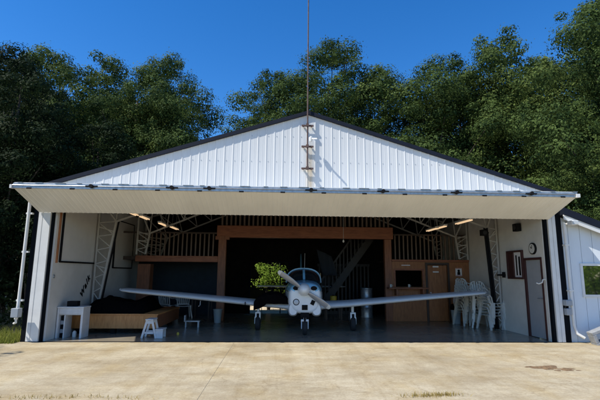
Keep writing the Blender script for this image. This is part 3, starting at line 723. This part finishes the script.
# ------------------------------------------------------------------ monobloc chairs
def make_chair():
    t=thing('plastic_chair','', 'chair')
    s=MB(); n=9
    ring=[]
    for i in range(n):
        for j in range(n):
            u_,v_=i/(n-1),j/(n-1); x=(u_-.5)*(.44-.05*v_); y=-.22+.42*v_
            z=.43-.02*v_-.018*math.cos((u_-.5)*PI)+(.012*(1-v_)**2*-1)
            s.v.append((x,y,z))
    for i in range(n-1):
        for j in range(n-1): a=i*n+j; s.face((a,a+1,a+n+1,a+n))
    so=s.build('seat','plastic_white',t,smooth=True); m=so.modifiers.new('s','SOLIDIFY'); m.thickness=.012
    b=MB()
    def bp(u_,h): # back surface: u -1..1, h 0..1
        return (u_*(.19+.035*h), .205+.13*h-.05*(1-abs(u_)**2)*-.6-.02, .40+.42*h)
    # outer hoop with rounded top
    hoop=[bp(-1,0),bp(-1,.4),bp(-.98,.7),bp(-.85,.9),bp(-.5,1.02),bp(0,1.06),bp(.5,1.02),bp(.85,.9),bp(.98,.7),bp(1,.4),bp(1,0)]
    b.tube(hoop,.018,6)
    for u_ in (-.66,-.33,0,.33,.66): 
        p=[bp(u_,h) for h in (.12,.5,1.0 if abs(u_)<.5 else .93)]
        for a_,c_ in zip(p,p[1:]): b.bar(a_,c_,.032,.010,up=(0,1,0))
    b.bar(bp(-1,.12),bp(1,.12),.012,.035)
    b.build('backrest','plastic_white',t,smooth=True)
    for sx in (-1,1):
        a=MB(); pts=[(sx*.225,-.20,.42),(sx*.27,-.20,.58),(sx*.28,-.16,.64),(sx*.28,.02,.655),(sx*.26,.18,.66),(sx*.215,.27,.70)]
        for i,(p,q) in enumerate(zip(pts,pts[1:])): a.bar(p,q,.05 if i>1 else .035,.014,up=(0,0,1) if i>1 else (sx,0,0))
        a.build('armrest','plastic_white',t)
        for sy,yb_ in ((-.20,-.25),(.20,.29)):
            l=MB(); top=Vector((sx*.205,sy,.425)); bot=Vector((sx*.255,yb_,0))
            w0,w1=.038,.022
            P=[]
            for c_,w in ((bot,w1),(top,w0)): P+= [(c_.x-w,c_.y-w,c_.z),(c_.x+w,c_.y-w,c_.z),(c_.x+w,c_.y+w,c_.z),(c_.x-w,c_.y+w,c_.z)]
            l.hexa(P); l.build('leg','plastic_white',t,bevel=.006)
    return t
ch=make_chair(); reg(ch)
first=True
def place(x,y,z,rz,label,grp='stacked white plastic chairs'):
    global first
    o=ch if first else copy_tree(ch); first=False
    o.location=(x,y,z); o.rotation_euler=(0,0,rz); o['label']=label; o['group']=grp
stks=[(5.90,13.75,R(18),8,'left'),(6.12,13.25,R(-12),7,'middle'),(6.24,12.80,R(24),5,'right')]
for x,y,rz,n,nm in stks:
    for k in range(n):
        w_={0:'bottom',n-1:'topmost'}.get(k)
        fx,fy=math.sin(rz),-math.cos(rz)
        lab=(f'white plastic armchair, {w_} of the {nm} stack by the right wall') if w_ else f'white plastic armchair inside the {nm} stack by the right wall'
        place(x+fx*.024*k,y+fy*.024*k,.088*k,rz+R((k*37%11)-5)*.8,lab,f'{nm} stack of white plastic chairs')
place(-3.95,15.9,0,R(160),'white plastic armchair alone under the left mezzanine','single white chairs under the mezzanine')
place(-3.35,15.7,0,R(20),'white plastic armchair beside the dark table under the mezzanine','single white chairs under the mezzanine')
tb=thing('dark_table','dark square table under the left mezzanine','table',(-2.85,15.9,0))
MB().box(-3.1,-2.4,15.5,16.2,.72,.76).build('top','wood_dark',tb)
for x in (-3.06,-2.48):
    for y in (15.54,16.12): MB().box(x,x+.05,y,y+.05,0,.72).build('leg','wood_dark',tb)

# ------------------------------------------------------------------ aircraft
CX=.68
A=thing('light_aircraft','blue and white low-wing propeller aircraft parked nose-out in the hangar','aircraft',(CX,12.4,0))
def ring(y,hw,zb_,zt,e=2.4,n=40,cx=CX,zc=None):
    zc=(zb_+zt)/2 if zc is None else zc; out=[]
    for i in range(n):
        t=2*PI*i/n; c_,s_=math.cos(t),math.sin(t)
        x=cx+hw*math.copysign(abs(c_)**(2/e),c_)
        z=zc+((zt-zc) if s_>0 else (zc-zb_))*math.copysign(abs(s_)**(2/e),s_)
        out.append((x,y,z))
    return out
def split_blue(o,zline,ymin=None):
    o.data.materials.append(M['paint_blue'])
    for p in o.data.polygons:
        if p.center.z>zline(p.center.y): p.material_index=1
cow=MB(); cow.loft([ring(11.545,.30,.63,1.22,3),ring(11.56,.36,.58,1.27,3),ring(11.60,.405,.545,1.31,3),ring(11.70,.435,.52,1.335,2.9),ring(11.95,.46,.50,1.355,2.8),ring(12.20,.49,.49,1.37,2.8),ring(12.44,.52,.48,1.385,2.8)],cap1=True)
co=cow.build('cowling','paint_white',A,smooth=True,autosm=50); split_blue(co,lambda y:1.13)
fu=MB(); fu.loft([ring(12.445,.52,.48,1.385,2.8),ring(12.9,.55,.47,1.40,2.8),ring(13.8,.55,.47,1.40,2.8),ring(14.6,.50,.52,1.38,2.6),ring(15.6,.36,.66,1.32,2.4),ring(16.8,.22,.84,1.24,2.2),ring(17.8,.10,.98,1.17,2),ring(18.15,.03,1.03,1.12,2)])
fu.v=[(x,13.8+(y-13.8)*.78 if y>13.8 else y,z) for x,y,z in fu.v]
fo=fu.build('fuselage','paint_white',A,smooth=True,autosm=50); split_blue(fo,lambda y:1.13)
q=MB().tube(ring(12.44,.527,.473,1.392,2.8,48)+[ring(12.44,.527,.473,1.392,2.8,48)[0]],.006,5); q.build('cowl_seam','black',A)
for sx in (-1,1): MB().bar((CX+sx*.452,11.70,1.10),(CX+sx*.508,12.42,1.10),.010,.010).build('cowl_split_line','black',A)
# dark inlets and details on cowling front
for sx in (-1,1):
    q=MB(); P=[]
    q.loft([[ (CX+sx*.235+.085*math.cos(t),yy,1.185+.062*math.sin(t)*(1 if math.sin(t)>0 else .8)) for t in [2*PI*k/20 for k in range(20)]] for yy in (11.52,11.60)])
    q.build('air_intake','black',A)
q=MB().lathe([(.0,-.012),(.07,-.012),(.085,-.006),(.09,.02)],(.45,11.548,.83),'y',24); q.build('light_bezel','steel_black',A,smooth=True)
MB().lathe([(0,-.03),(.04,-.026),(.066,-.013)],(.45,11.545,.83),'y',24).build('landing_light','lens',A,smooth=True)
MB().box(.60,.75,11.527,11.60,.63,.76).build('lower_intake','black',A)
q=MB(); q.hexa([tuple(Matrix.Rotation(R(25),4,'Y')@Vector(p)+Vector((.885,11.53,.82))) for p in [(-.05,0,-.06),(.05,0,-.06),(.05,.06,-.06),(-.05,.06,-.06),(-.05,0,.06),(.05,0,.06),(.05,.06,.06),(-.05,.06,.06)]]); q.build('side_intake','black',A)
# lower cheeks
for sx in (-1,1):
    q=MB().loft([ring(11.57,.10,.50,.78,2.6,20,CX+sx*.31),ring(11.66,.13,.46,.80,2.6,20,CX+sx*.31),ring(12.1,.13,.46,.80,2.6,20,CX+sx*.32)]); q.build('cowl_cheek','paint_white',A,smooth=True,autosm=50)
# spinner and blades
MB().lathe([(.001,-.20),(.05,-.185),(.10,-.135),(.14,-.06),(.158,.02),(.165,.06),(.1,.065)],(CX-.03,11.44,1.155),'y',32).build('spinner','paint_white',A,smooth=True,autosm=60)
pr_=MB(); hub=Vector((CX-.03,11.44,1.155)); L=.83
def blade(sgn):
    mb=MB(); d=Vector((-.825,0,.565)).normalized()*sgn; w=Vector((0,1,0)); side=d.cross(w).normalized()
    rings=[]
    for r,wd,tw,th in ((.12,.045,45,.04),(.22,.062,38,.03),(.4,.078,30,.022),(.6,.080,24,.018),(.74,.072,20,.014),(.81,.052,18,.010),(.83,.022,18,.006)):
        a=R(tw); ex=(side*math.cos(a)+w*math.sin(a)*sgn*1.0); ey=ex.cross(d).normalized(); c_=hub+d*r
        rings.append([tuple(c_+ex*wd*math.cos(t)+ey*th*math.sin(t)) for t in [2*PI*k/16 for k in range(16)]])
    mb.loft(rings)
    for i,f_ in enumerate(mb.f): 
        c_=sum((Vector(mb.v[k]) for k in f_),Vector())/len(f_)
        if (c_-hub).length>.74: mb.mi[i]=1
    return mb.build('propeller_blade',['alu','plastic_white'],A,smooth=True,autosm=60)
blade(1); blade(-1)
# wings
def airfoil(c,t,n=14):
    up=[];lo=[]
    for i in range(n+1):
        x=(1-math.cos(PI*i/n))/2
        y=5*t*(.2969*math.sqrt(x)-.126*x-.3516*x*x+.2843*x**3-.1015*x**4); cam=.025*4*x*(1-x)
        up.append((x*c,(y+cam)*c)); lo.append((x*c,(-y+cam)*c))
    return up+lo[-2:0:-1]
for sx in (-1,1):
    w=MB(); rings=[]
    for off,yle,ch_,z,t in ((.30,11.80,1.95,.665,.125),(.62,11.92,1.70,.69,.12),(1.2,11.97,1.58,.725,.115),(3.0,12.0,1.42,.89,.11),(4.8,12.04,1.25,1.045,.10),(5.02,12.08,1.15,1.066,.09),(5.12,12.2,.9,1.078,.06),(5.15,12.35,.6,1.08,.03)):
        a=R(2.0); rings.append([(CX+sx*off, yle+x*math.cos(a)+y*math.sin(a), z+y*math.cos(a)-x*math.sin(a)) for x,y in airfoil(ch_,t)])
    w.loft(rings); wo=w.build('wing','paint_wing',A,smooth=True,autosm=50)
    fl_l=MB(); 
    for a_,b_ in ((1.4,3.0),(3.05,4.75)):
        pass
    q=MB().lathe([(0,-.03),(.03,-.02),(.035,.06),(0,.09)],(CX+sx*5.16,12.4,1.085),'y',12); q.build('wingtip_light','lens',wo,smooth=True)
    if sx<0: MB().box(CX-1.62,CX-1.60,11.93,11.99,.72,.80).build('stall_vent','black',wo)
# pitot etc
MB().tube([(-2.2,12.25,.80),(-2.2,12.22,.68),(-2.2,12.05,.67)],.012,8).build('pitot','alu',A)
# tail
fn=MB()
def fin_ring(z,y0,y1,t): return [(CX+t*math.sin(2*PI*k/16),(y0+y1)/2+(y1-y0)/2*math.cos(2*PI*k/16),z) for k in range(16)]
fn.loft([fin_ring(1.12,16.7,18.15,.05),fin_ring(1.4,17.15,18.2,.045),fin_ring(2.2,17.75,18.32,.03),fin_ring(2.32,17.85,18.3,.015)]); fn.v=[(x,13.8+(y-13.8)*.78,z) for x,y,z in fn.v]; fn.build('fin','paint_blue',A,smooth=True)
for sx in (-1,1):
    q=MB(); q.loft([[(CX+sx*off,yc+c_/2*math.cos(2*PI*k/16),1.07+t*math.sin(2*PI*k/16)) for k in range(16)] for off,yc,c_,t in ((.05,17.8,.8,.04),(1.6,17.85,.62,.03),(1.72,17.9,.4,.012))]); q.v=[(x,13.8+(y-13.8)*.78,z) for x,y,z in q.v]; q.build('tailplane','paint_wing',A,smooth=True)
MB().tube([(CX+.07,14.6,1.68),(CX+.09,14.9,2.25)],.008,6).build('whip_antenna','trim_white',A)
# cabin: glass windscreen, roof, frames
def arc(y,hw,z0,z1,n=17,e=2.5):
    out=[]
    for i in range(n):
        t=PI*i/(n-1); c_,s_=math.cos(t),math.sin(t)
        out.append((CX+hw*math.copysign(abs(c_)**(2/e),c_),y,z0+(z1-z0)*abs(s_)**(2/e)))
    return out
g=MB(); a0=arc(12.50,.44,1.31,1.40); a1=arc(12.72,.475,1.31,1.56); a2=arc(12.95,.50,1.31,1.665); a3=arc(13.1,.51,1.31,1.70)
g.loft([a0,a1,a2,a3],False,False,False); ws=g.build('windscreen','glass_dark',A,smooth=True,autosm=0)
r_=MB(); r_.loft([arc(13.085,.518,1.30,1.712),arc(13.5,.525,1.3,1.735),arc(14.3,.50,1.3,1.70),arc(15.1,.36,1.28,1.50),arc(15.7,.25,1.25,1.33)],False,False,False); ro=r_.build('cabin_roof','paint_blue',A,smooth=True,autosm=0)
ro.modifiers.new('s','SOLIDIFY').thickness=.02
# windscreen rim and centre post
q=MB(); 
rim=[(x,y-.012,z+.004) for x,y,z in arc(13.08,.525,1.30,1.722)]
for p_,q_ in zip(rim,rim[1:]): q.bar(p_,q_,.016,.018)
q.build('windscreen_rim','paint_blue',A)
q=MB(); cp=[(CX+.0,y-.01,z+.01) for y,z in ((12.50,1.40),(12.72,1.56),(12.95,1.665),(13.1,1.705))]
for p_,q_ in zip(cp,cp[1:]): q.bar(p_,q_,.065,.03)
q.build('windscreen_post','paint_blue',A)
for sx in (-1,1): MB().box(CX+sx*.522-.012,CX+sx*.522+.012,13.3,14.1,1.38,1.58).build('side_window','glass_dark',A)
# landing gear
def wheel(x,y,r,w,par):
    wh=MB().lathe([(r*.5,-w/2),(r*.86,-w/2),(r,-w*.3),(r,w*.3),(r*.86,w/2),(r*.5,w/2)],(x,y,r),'x',28).build('wheel','rubber',par,smooth=True)
    MB().lathe([(0,-w*.42),(r*.5,-w*.45),(r*.52,w*.45),(0,w*.42)],(x,y,r),'x',20).build('rim','alu',wh,smooth=True)
ng=MB(); ng.bar((CX,11.70,.58),(CX,11.60,.36),.07); ng.bar((CX-.085,11.58,.36),(CX-.085,11.55,.15),.022,.06); ng.bar((CX+.085,11.58,.36),(CX+.085,11.55,.15),.022,.06); ng.box(CX-.10,CX+.10,11.53,11.64,.34,.39)
ngo=ng.build('nose_gear','paint_white',A,bevel=.006); wheel(CX,11.55,.17,.12,ngo)
q=MB().bar((CX-.06,11.60,.38),(CX-.06,11.56,.47),.02).bar((CX+.06,11.60,.38),(CX+.06,11.56,.47),.02).box(CX-.11,CX+.11,11.56,11.70,.43,.56).bar((CX,11.56,.43),(CX,11.5,.36),.05); q.build('torque_link','black',ngo)
for x in (-.61,2.06):
    s_=-1 if x<CX else 1
    gm=MB(); gm.tube([(x,12.500,.70),(x,12.500,.30)],[.045,.035],12); gm.box(x-.075,x+.075,12.380,12.480,.30,.50); gm.bar((x+s_*.085,12.460,.36),(x+s_*.085,12.440,.17),.02,.07)
    go=gm.build('main_gear','paint_white',A,bevel=.006); MB().box(x-.035,x+.035,12.372,12.380,.34,.46).build('gear_recess','black',go); wheel(x-s_*.0,12.440,.185,.14,go)
    MB().tube([(x-s_*.09,12.480,.6),(x-s_*.12,12.400,.35),(x-s_*.08,12.380,.2)],.010,6).build('brake_line','rubber',go)
A.rotation_euler=(0,0,R(-1.6)); A.location.x+=.02
# black cover draped over the left wing root
dc=MB(); nu,nv=30,22; rnd=random.Random(5)
for i in range(nu):
    for j in range(nv):
        u_,v_=i/(nu-1),j/(nv-1)
        x=-.68+.98*u_
        prof=(math.sin(PI*min(1,max(0,u_)))**.75)
        wz=.80-.0*u_
        wr=.016*math.sin(u_*31+v_*9)+.012*math.sin(u_*17-v_*23)
        if v_<.35:
            k=v_/.35; hang=(.07+.17*max(0,1-u_/.34)**.6)*(1-k); y=11.84+.03*math.sin(u_*20)+.04*k; z=wz+.03+.19*prof*k-hang+wr*k
        else:
            k=(v_-.35)/.65; y=11.88+.75*k; z=wz+.03+.19*prof+.08*prof*math.sin(PI*min(1,k*.9))+wr-.05*k
        dc.v.append((x,y,z))
for i in range(nu-1):
    for j in range(nv-1): a=i*nv+j; dc.face((a,a+1,a+nv+1,a+nv))
o=dc.build('draped_cover','cloth_black',smooth=True,autosm=0,loc=(-.2,12.1,.8)); o.modifiers.new('s','SOLIDIFY').thickness=.012; tag(o,'black cloth cover bunched over the aircraft wing beside the cowling','cover')

# ------------------------------------------------------------------ vegetation
def leaf_mesh(name, centers, radii, per, size, seed, material, squash=.8, up=.5):
    rs=np.random.RandomState(seed); V=[]
    for c_,r in zip(centers,radii):
        n=int(per*r*r) if per>0 else 50
        d=rs.normal(size=(n,3)); d/=np.linalg.norm(d,axis=1)[:,None]
        rad=r*(rs.uniform(.3,1,size=(n,1))**.35)*(1+.13*rs.normal(size=(n,1)))*(1+.16*np.sin(d[:,:1]*7+c_[0]*3)*np.cos(d[:,1:2]*6+c_[1]*2)+.12*np.sin(d[:,2:3]*9+c_[2]*4))
        p=np.array(c_)+d*rad*np.array([1,1,squash])
        nrm=d*1.5+rs.normal(size=(n,3))*.42+np.array([0,0,up*.6]); nrm/=np.linalg.norm(nrm,axis=1)[:,None]
        t=np.cross(nrm,rs.normal(size=(n,3))); t/=np.linalg.norm(t,axis=1)[:,None]; b=np.cross(nrm,t)
        s=size*rs.uniform(.55,1.35,size=(n,1))
        q=np.stack([p-t*s*.95,p-b*s*.5+nrm*s*.12,p+t*s*.95,p+b*s*.5+nrm*s*.12],axis=1)
        V.append(q.reshape(-1,3))
    V=np.concatenate(V).astype(np.float32); nf=len(V)//4
    me=bpy.data.meshes.new(name); me.vertices.add(len(V)); me.vertices.foreach_set('co',V.ravel())
    me.loops.add(nf*4); me.loops.foreach_set('vertex_index',np.arange(nf*4,dtype=np.int32))
    me.polygons.add(nf); me.polygons.foreach_set('loop_start',np.arange(0,nf*4,4,dtype=np.int32)); 
    me.update(calc_edges=True); me.materials.append(M[material]); return me
def make_tree_meshes(seed,Hh,Rr,z0,material,size=.078,nclump=96,per=820):
    rs=np.random.RandomState(seed); cs=[];rr=[]
    lob=rs.uniform(0,2*PI,4); lead=rs.uniform(-.25,.25,2)*Rr
    def env(t,a):
        e=Rr*(math.sin(PI*min(1,(t*.76+.20)))**.62)
        if t>.78: e*=1-(t-.78)*2.7
        return e*(1+.20*math.sin(a*2+lob[0]+t*5)+.16*math.sin(a*3+lob[1]-t*8)+.10*math.sin(a*5+lob[2]+t*13))
    k=0
    while len(cs)<nclump and k<20000:
        k+=1
        t=rs.uniform(0,1)**.9; a=rs.uniform(0,2*PI); e=env(t,a)
        q=e*rs.uniform(.62,1.0) if rs.uniform()<.85 else e*rs.uniform(.1,.6)
        r_=rs.choice([.62,.85,1.1,1.35])*rs.uniform(.88,1.12)*(.72 if t>.8 else 1)*Rr/4.2
        p=(q*math.cos(a)+lead[0]*t,q*math.sin(a)+lead[1]*t,z0+(Hh-z0)*t)
        # keep the foliage tufts apart so that dark hollows stay between them
        if any((p[0]-c_[0])**2+(p[1]-c_[1])**2+((p[2]-c_[2])*1.15)**2 < (.53*(r_+o_))**2 for c_,o_ in zip(cs,rr)): continue
        cs.append(p); rr.append(r_)
    nclump=len(cs)
    for k in range(26):   # sprays that break the outline
        a=rs.uniform(0,2*PI); t=rs.uniform(.3,1.0); e=env(t,a)*rs.uniform(1.0,1.13)
        cs.append((e*math.cos(a)+lead[0]*t,e*math.sin(a)+lead[1]*t,z0+(Hh-z0)*t+rs.uniform(0,.5))); rr.append(rs.uniform(.25,.5))
    for k in range(16):
        a=rs.uniform(0,2*PI); t=rs.uniform(.08,.78); q=env(t,a)*rs.uniform(0,.5); cs.append((q*math.cos(a)+lead[0]*t,q*math.sin(a)+lead[1]*t,z0+(Hh-z0)*t)); rr.append(Rr/4.2*1.45)
    crown=leaf_mesh('crown',cs,rr,per,size,seed+1,material,squash=.72)
    tr=MB(); tr.tube([(0,0,-.1),(.05,.03,z0*.6+.5),(0,.1,Hh*.55),(.1,0,Hh*.85)],[Hh*.020,Hh*.015,Hh*.008,Hh*.003],10)
    order=rs.permutation(nclump)[:18]
    for k in order:
        c_=cs[k]; zb_=max(.3,c_[2]*.62-.3); tr.tube([(0,.05,zb_),(c_[0]*.5,c_[1]*.5,(zb_+c_[2])/2+.1),c_],[Hh*.005,Hh*.003,.012],6,cap=False)
    return crown,tr
TV=[]
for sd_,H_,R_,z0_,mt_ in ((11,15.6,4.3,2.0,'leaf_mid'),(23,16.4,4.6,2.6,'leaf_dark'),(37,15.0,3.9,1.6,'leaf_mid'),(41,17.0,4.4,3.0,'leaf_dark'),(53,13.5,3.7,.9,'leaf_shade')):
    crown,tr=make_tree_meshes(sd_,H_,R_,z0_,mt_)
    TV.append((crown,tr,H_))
protoT=[]
def tree(i,x,y,h,rz,label,sxy=1.,material=None,group='trees behind the hangar'):
    crown,tr,H_=TV[i]; s=h/H_
    t=thing('broadleaf_tree',label,'tree',(x,y,-.03),group); t.rotation_euler=(0,0,rz); t.scale=(s*sxy,s*sxy,s)
    o=bpy.data.objects.new('crown',crown); C.objects.link(o); o.parent=t
    if i not in [p[0] for p in protoT]:
        k=tr.build('trunk','bark',smooth=True,autosm=0); protoT.append((i,k.data)); k.parent=t
    else:
        k=bpy.data.objects.new('trunk',[p[1] for p in protoT if p[0]==i][0]); C.objects.link(k); k.parent=t
# left bank
tree(1,-19.6,28.5,16.2,.3,'tree at the far left edge behind the hangar, its top cut by the frame')
tree(0,-15.6,27.5,15.9,1.1,'tall tree second from the left on the bank behind the hangar')
tree(2,-12.0,29.0,16.4,2.0,'tall slim tree with a pointed top left of the hangar ridge')
tree(3,-9.3,26.8,14.7,4.0,'dark tree in the middle of the left group behind the roof')
tree(0,-7.9,28.8,16.6,5.2,'rounded tree at the right end of the left group, beside the sky gap',.80)
# right bank
tree(1,.3,27.4,14.7,.6,'lower leafy tree just left of the mast, beside the sky gap',.95)
tree(3,3.4,29.5,18.0,1.9,'tallest rounded tree right of the mast behind the ridge',1.)
tree(0,6.6,30.0,16.4,3.4,'tree half hidden between two crowns right of the ridge',1.15)
tree(1,10.0,27.5,16.0,3.1,'broad dark tree above the right roof slope',1.1)
tree(3,13.2,30.0,16.3,5.0,'dark tree behind the right roof slope with a flat top')
tree(2,15.0,27.0,17.8,2.7,'tall tree with a narrow top above the right end of the roof',1.05)
tree(0,18.3,27.5,16.3,.9,'dark tree between the hangar and the right frame edge')
tree(1,16.2,19.5,15.8,2.2,'nearest and tallest sunlit tree at the right frame edge',1.0)
tree(2,13.6,17.8,7.2,4.4,'short bushy tree behind the low side building',1.25)
tree(2,21.,24.5,19.,.9,'very tall tree behind the one at the right frame edge')
# darker near ones on the left
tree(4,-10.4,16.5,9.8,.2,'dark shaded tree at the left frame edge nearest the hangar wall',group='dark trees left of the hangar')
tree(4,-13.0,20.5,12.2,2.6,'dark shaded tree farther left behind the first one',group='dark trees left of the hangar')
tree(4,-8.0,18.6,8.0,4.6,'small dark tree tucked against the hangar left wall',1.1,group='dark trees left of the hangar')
tree(0,-12.2,5.2,9.4,.4,'tree beyond the left frame edge that throws dappled shade on the apron',group='trees in front of the hangar')
tree(3,-16.5,11.5,13.,1.4,'tall tree beyond the left frame edge beside the dark trees',group='trees in front of the hangar')
tree(4,-20,17,14,2.4,'dense tree beyond the left frame edge behind the tall one',group='trees in front of the hangar')
# reflected in the annex window
def bush_mesh(seed,w,d,h,mat_,size=.07,n=26,per=700,z0=.2):
    rs=np.random.RandomState(seed); cs=[];rr=[]
    for k in range(n):
        a=rs.uniform(0,2*PI); q=math.sqrt(rs.uniform(0,1)); z=rs.uniform(z0,h)
        e=math.sqrt(max(.08,1-((z-z0)/(h-z0)-.35)**2*1.6))
        cs.append((w/2*q*e*math.cos(a),d/2*q*e*math.sin(a),z)); rr.append(rs.uniform(.18,.36)*h/2)
    return leaf_mesh('foliage',cs,rr,per,size,seed,mat_)
def bush(x,y,seed,w,d,h,mat_,label,size=.07,n=26,per=700,group=None,z0=.2):
    t=thing('leafy_bush',label,'bush',(x,y,-.03),group)
    o=bpy.data.objects.new('foliage',bush_mesh(seed,w,d,h,mat_,size,n,per,z0)); C.objects.link(o); o.parent=t
    s_=MB(); rnd=random.Random(seed)
    for k in range(5): s_.tube([(rnd.uniform(-.08,.08),rnd.uniform(-.08,.08),0),(rnd.uniform(-.3,.3)*w*.4,rnd.uniform(-.3,.3)*d*.4,h*.7)],[.03,.012],6)
    k=s_.build('stem','bark'); k.parent=t
bush(-.46,19.1,78,1.55,.8,1.95,'leaf_lit','bright sunlit bush seen through the opening in the rear wall',.060,34,420,z0=.80)
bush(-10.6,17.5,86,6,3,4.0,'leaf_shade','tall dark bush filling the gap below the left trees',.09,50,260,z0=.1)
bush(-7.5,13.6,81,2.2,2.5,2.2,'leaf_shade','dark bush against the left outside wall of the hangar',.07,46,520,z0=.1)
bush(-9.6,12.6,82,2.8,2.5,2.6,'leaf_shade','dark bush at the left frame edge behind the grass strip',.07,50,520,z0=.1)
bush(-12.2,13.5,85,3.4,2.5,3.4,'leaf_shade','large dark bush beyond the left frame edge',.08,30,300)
bush(18.8,-4.2,83,4.6,2.4,3.4,'leaf_lit','sunlit bush mirrored in the side building window',.09,60,330,z0=.1)
bush(20.5,-7.5,84,8,3,5.4,'leaf_mid','taller bush mirrored behind the sunlit one in the window',.12,50,200,z0=.1)
# fence added to stand for the dark shade behind the bush
fe=thing('rear_backdrop','added near-black board fence behind the bright bush','backdrop',(0,22,0))
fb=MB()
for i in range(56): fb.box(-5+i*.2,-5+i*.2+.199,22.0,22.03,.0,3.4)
fb.build('boards','shade_backdrop',fe)
for x in (-5,-2.2,.6,3.4,6.1): MB().box(x-.05,x+.05,22.04,22.14,0,3.4).build('post','shade_backdrop',fe)

# grass: a strip left of the apron and tufts at the slab edge
def blades(name,pts,hmin,hmax,m,seed,kind='stuff',label=None,w=.008,cat='grass'):
    rs=np.random.RandomState(seed); V=[];Fc=[]
    for x,y,z in pts:
        h=rs.uniform(hmin,hmax); a=rs.uniform(0,2*PI); l=rs.normal(size=2)*h*.35; wx,wy=w*math.cos(a),w*math.sin(a)
        b=len(V); V+= [(x-wx,y-wy,z),(x+wx,y+wy,z),(x+l[0]*.4+wx*.6,y+l[1]*.4+wy*.6,z+h*.6),(x+l[0]*.4-wx*.6,y+l[1]*.4-wy*.6,z+h*.6),(x+l[0],y+l[1],z+h)]
        Fc+= [(b,b+1,b+2,b+3),(b+3,b+2,b+4)]
    me=bpy.data.meshes.new(name); me.from_pydata(V,[],Fc); me.materials.append(M[m]); o=bpy.data.objects.new(name,me); C.objects.link(o)
    tag(o,label,cat,kind=kind); return o
rs=np.random.RandomState(4)
pts=[]
for k in range(9000):
    x=-5.86-abs(rs.uniform(0,8))**1.0; y0g=10.02+.14*math.sin(x*1.7); y=y0g+rs.uniform(-.05,2.6)*rs.uniform(.1,1); pts.append((x,y,-.03))
blades('grass','' or pts,.06,.24,'grass',1,label='short green grass at the left edge of the concrete apron')
pts=[]
for cx_,cy_,n_,sp_ in ((-3.2,5.95,60,.25),(-2.55,5.98,50,.22),(2.05,5.98,160,.18),(2.28,6.0,110,.12),(1.85,5.93,80,.15),(-1.9,5.9,26,.2)):
    for k in range(n_): pts.append((cx_+rs.normal()*sp_,cy_+rs.normal()*.035-.02,.0))
blades('grass_tuft',pts,.02,.06,'grass_dry',2,label='dry yellow grass tufts growing from the concrete near the camera',w=.004)
# damp brown stain of dropped earth
sm=MB(); 
def blob(cx_,cy_,rx,ry,seed,h):
    r2=random.Random(seed); n=40; ph=[r2.uniform(0,6.28) for _ in range(4)]; b=len(sm.v)
    for rr_,hh in ((1,.002),(.72,h),(.3,h*1.3)):
        for k in range(n):
            t=2*PI*k/n; q=rr_*(1+.28*math.sin(2*t+ph[0])+.2*math.sin(3*t+ph[1])+.16*math.sin(5*t+ph[2])+.1*math.sin(9*t+ph[3]))
            sm.v.append((cx_+rx*q*math.cos(t),cy_+ry*q*math.sin(t),hh))
    for L_ in range(2):
        for k in range(n): sm.face((b+L_*n+k,b+L_*n+(k+1)%n,b+(L_+1)*n+(k+1)%n,b+(L_+1)*n+k))
    sm.face([b+2*n+k for k in range(n)])
blob(4.66,7.64,.20,.17,1,.012); blob(4.93,7.50,.14,.10,2,.009); blob(4.42,7.70,.09,.06,3,.008); blob(4.72,7.42,.07,.03,6,.005); blob(5.08,7.42,.035,.02,4,.005)
o=sm.build('dried_mud',mat('mud',(.24,.15,.075),.95,noise=.5,nscale=18,bump=.8,bscale=50),smooth=True,autosm=0,loc=(4.7,7.55,0)); tag(o,'brown patch of dried mud on the concrete at the right','mud patch')

# ------------------------------------------------------------------ camera
yaw,pitch,roll,fpx=.0453,.1672,.0083,429.3
fw=Vector((math.sin(yaw)*math.cos(pitch),math.cos(yaw)*math.cos(pitch),math.sin(pitch)))
rt=Vector((math.cos(yaw),-math.sin(yaw),0)); up=rt.cross(fw)
r2=rt*math.cos(roll)+up*math.sin(roll); u2=up*math.cos(roll)-rt*math.sin(roll)
cam=bpy.data.cameras.new('camera'); co_=bpy.data.objects.new('camera',cam); C.objects.link(co_)
mw=Matrix((r2,u2,-fw)).transposed().to_4x4(); mw.translation=(0,0,1.6); co_.matrix_world=mw
cam.sensor_width=36; cam.lens=36*fpx/600; cam.clip_end=1000; cam.clip_start=.05
S.camera=co_

# ------------------------------------------------------------------ light
sd3=Vector((-.72,-.34,1)).normalized()
sun=bpy.data.lights.new('sun','SUN'); sun.energy=4.6; sun.angle=R(.5); sun.color=(1,.95,.86)
so=bpy.data.objects.new('sun',sun); C.objects.link(so); so.rotation_euler=sd3.to_track_quat('Z','Y').to_euler(); so.location=(-20,-10,30)
W=bpy.data.worlds.new('World'); S.world=W; W.use_nodes=True; nt=W.node_tree; bg=nt.nodes['Background']
sk=nt.nodes.new('ShaderNodeTexSky'); sk.sky_type='NISHITA'; sk.sun_disc=False
sk.sun_elevation=math.asin(sd3.z); sk.sun_rotation=math.atan2(sd3.x,sd3.y)
sk.air_density=1.0; sk.dust_density=.1; sk.ozone_density=4.0; sk.altitude=600
hs=nt.nodes.new('ShaderNodeHueSaturation'); hs.inputs['Hue'].default_value=.506; hs.inputs['Saturation'].default_value=1.32; hs.inputs['Value'].default_value=1.1
nt.links.new(sk.outputs[0],hs.inputs['Color']); nt.links.new(hs.outputs[0],bg.inputs['Color']); bg.inputs['Strength'].default_value=.13
S.view_settings.view_transform='Standard'; S.view_settings.look='None'; S.view_settings.exposure=.5; S.view_settings.gamma=1; S.view_settings.use_curve_mapping=False
S.render.engine='CYCLES'
S.cycles.max_bounces=8; S.cycles.diffuse_bounces=4
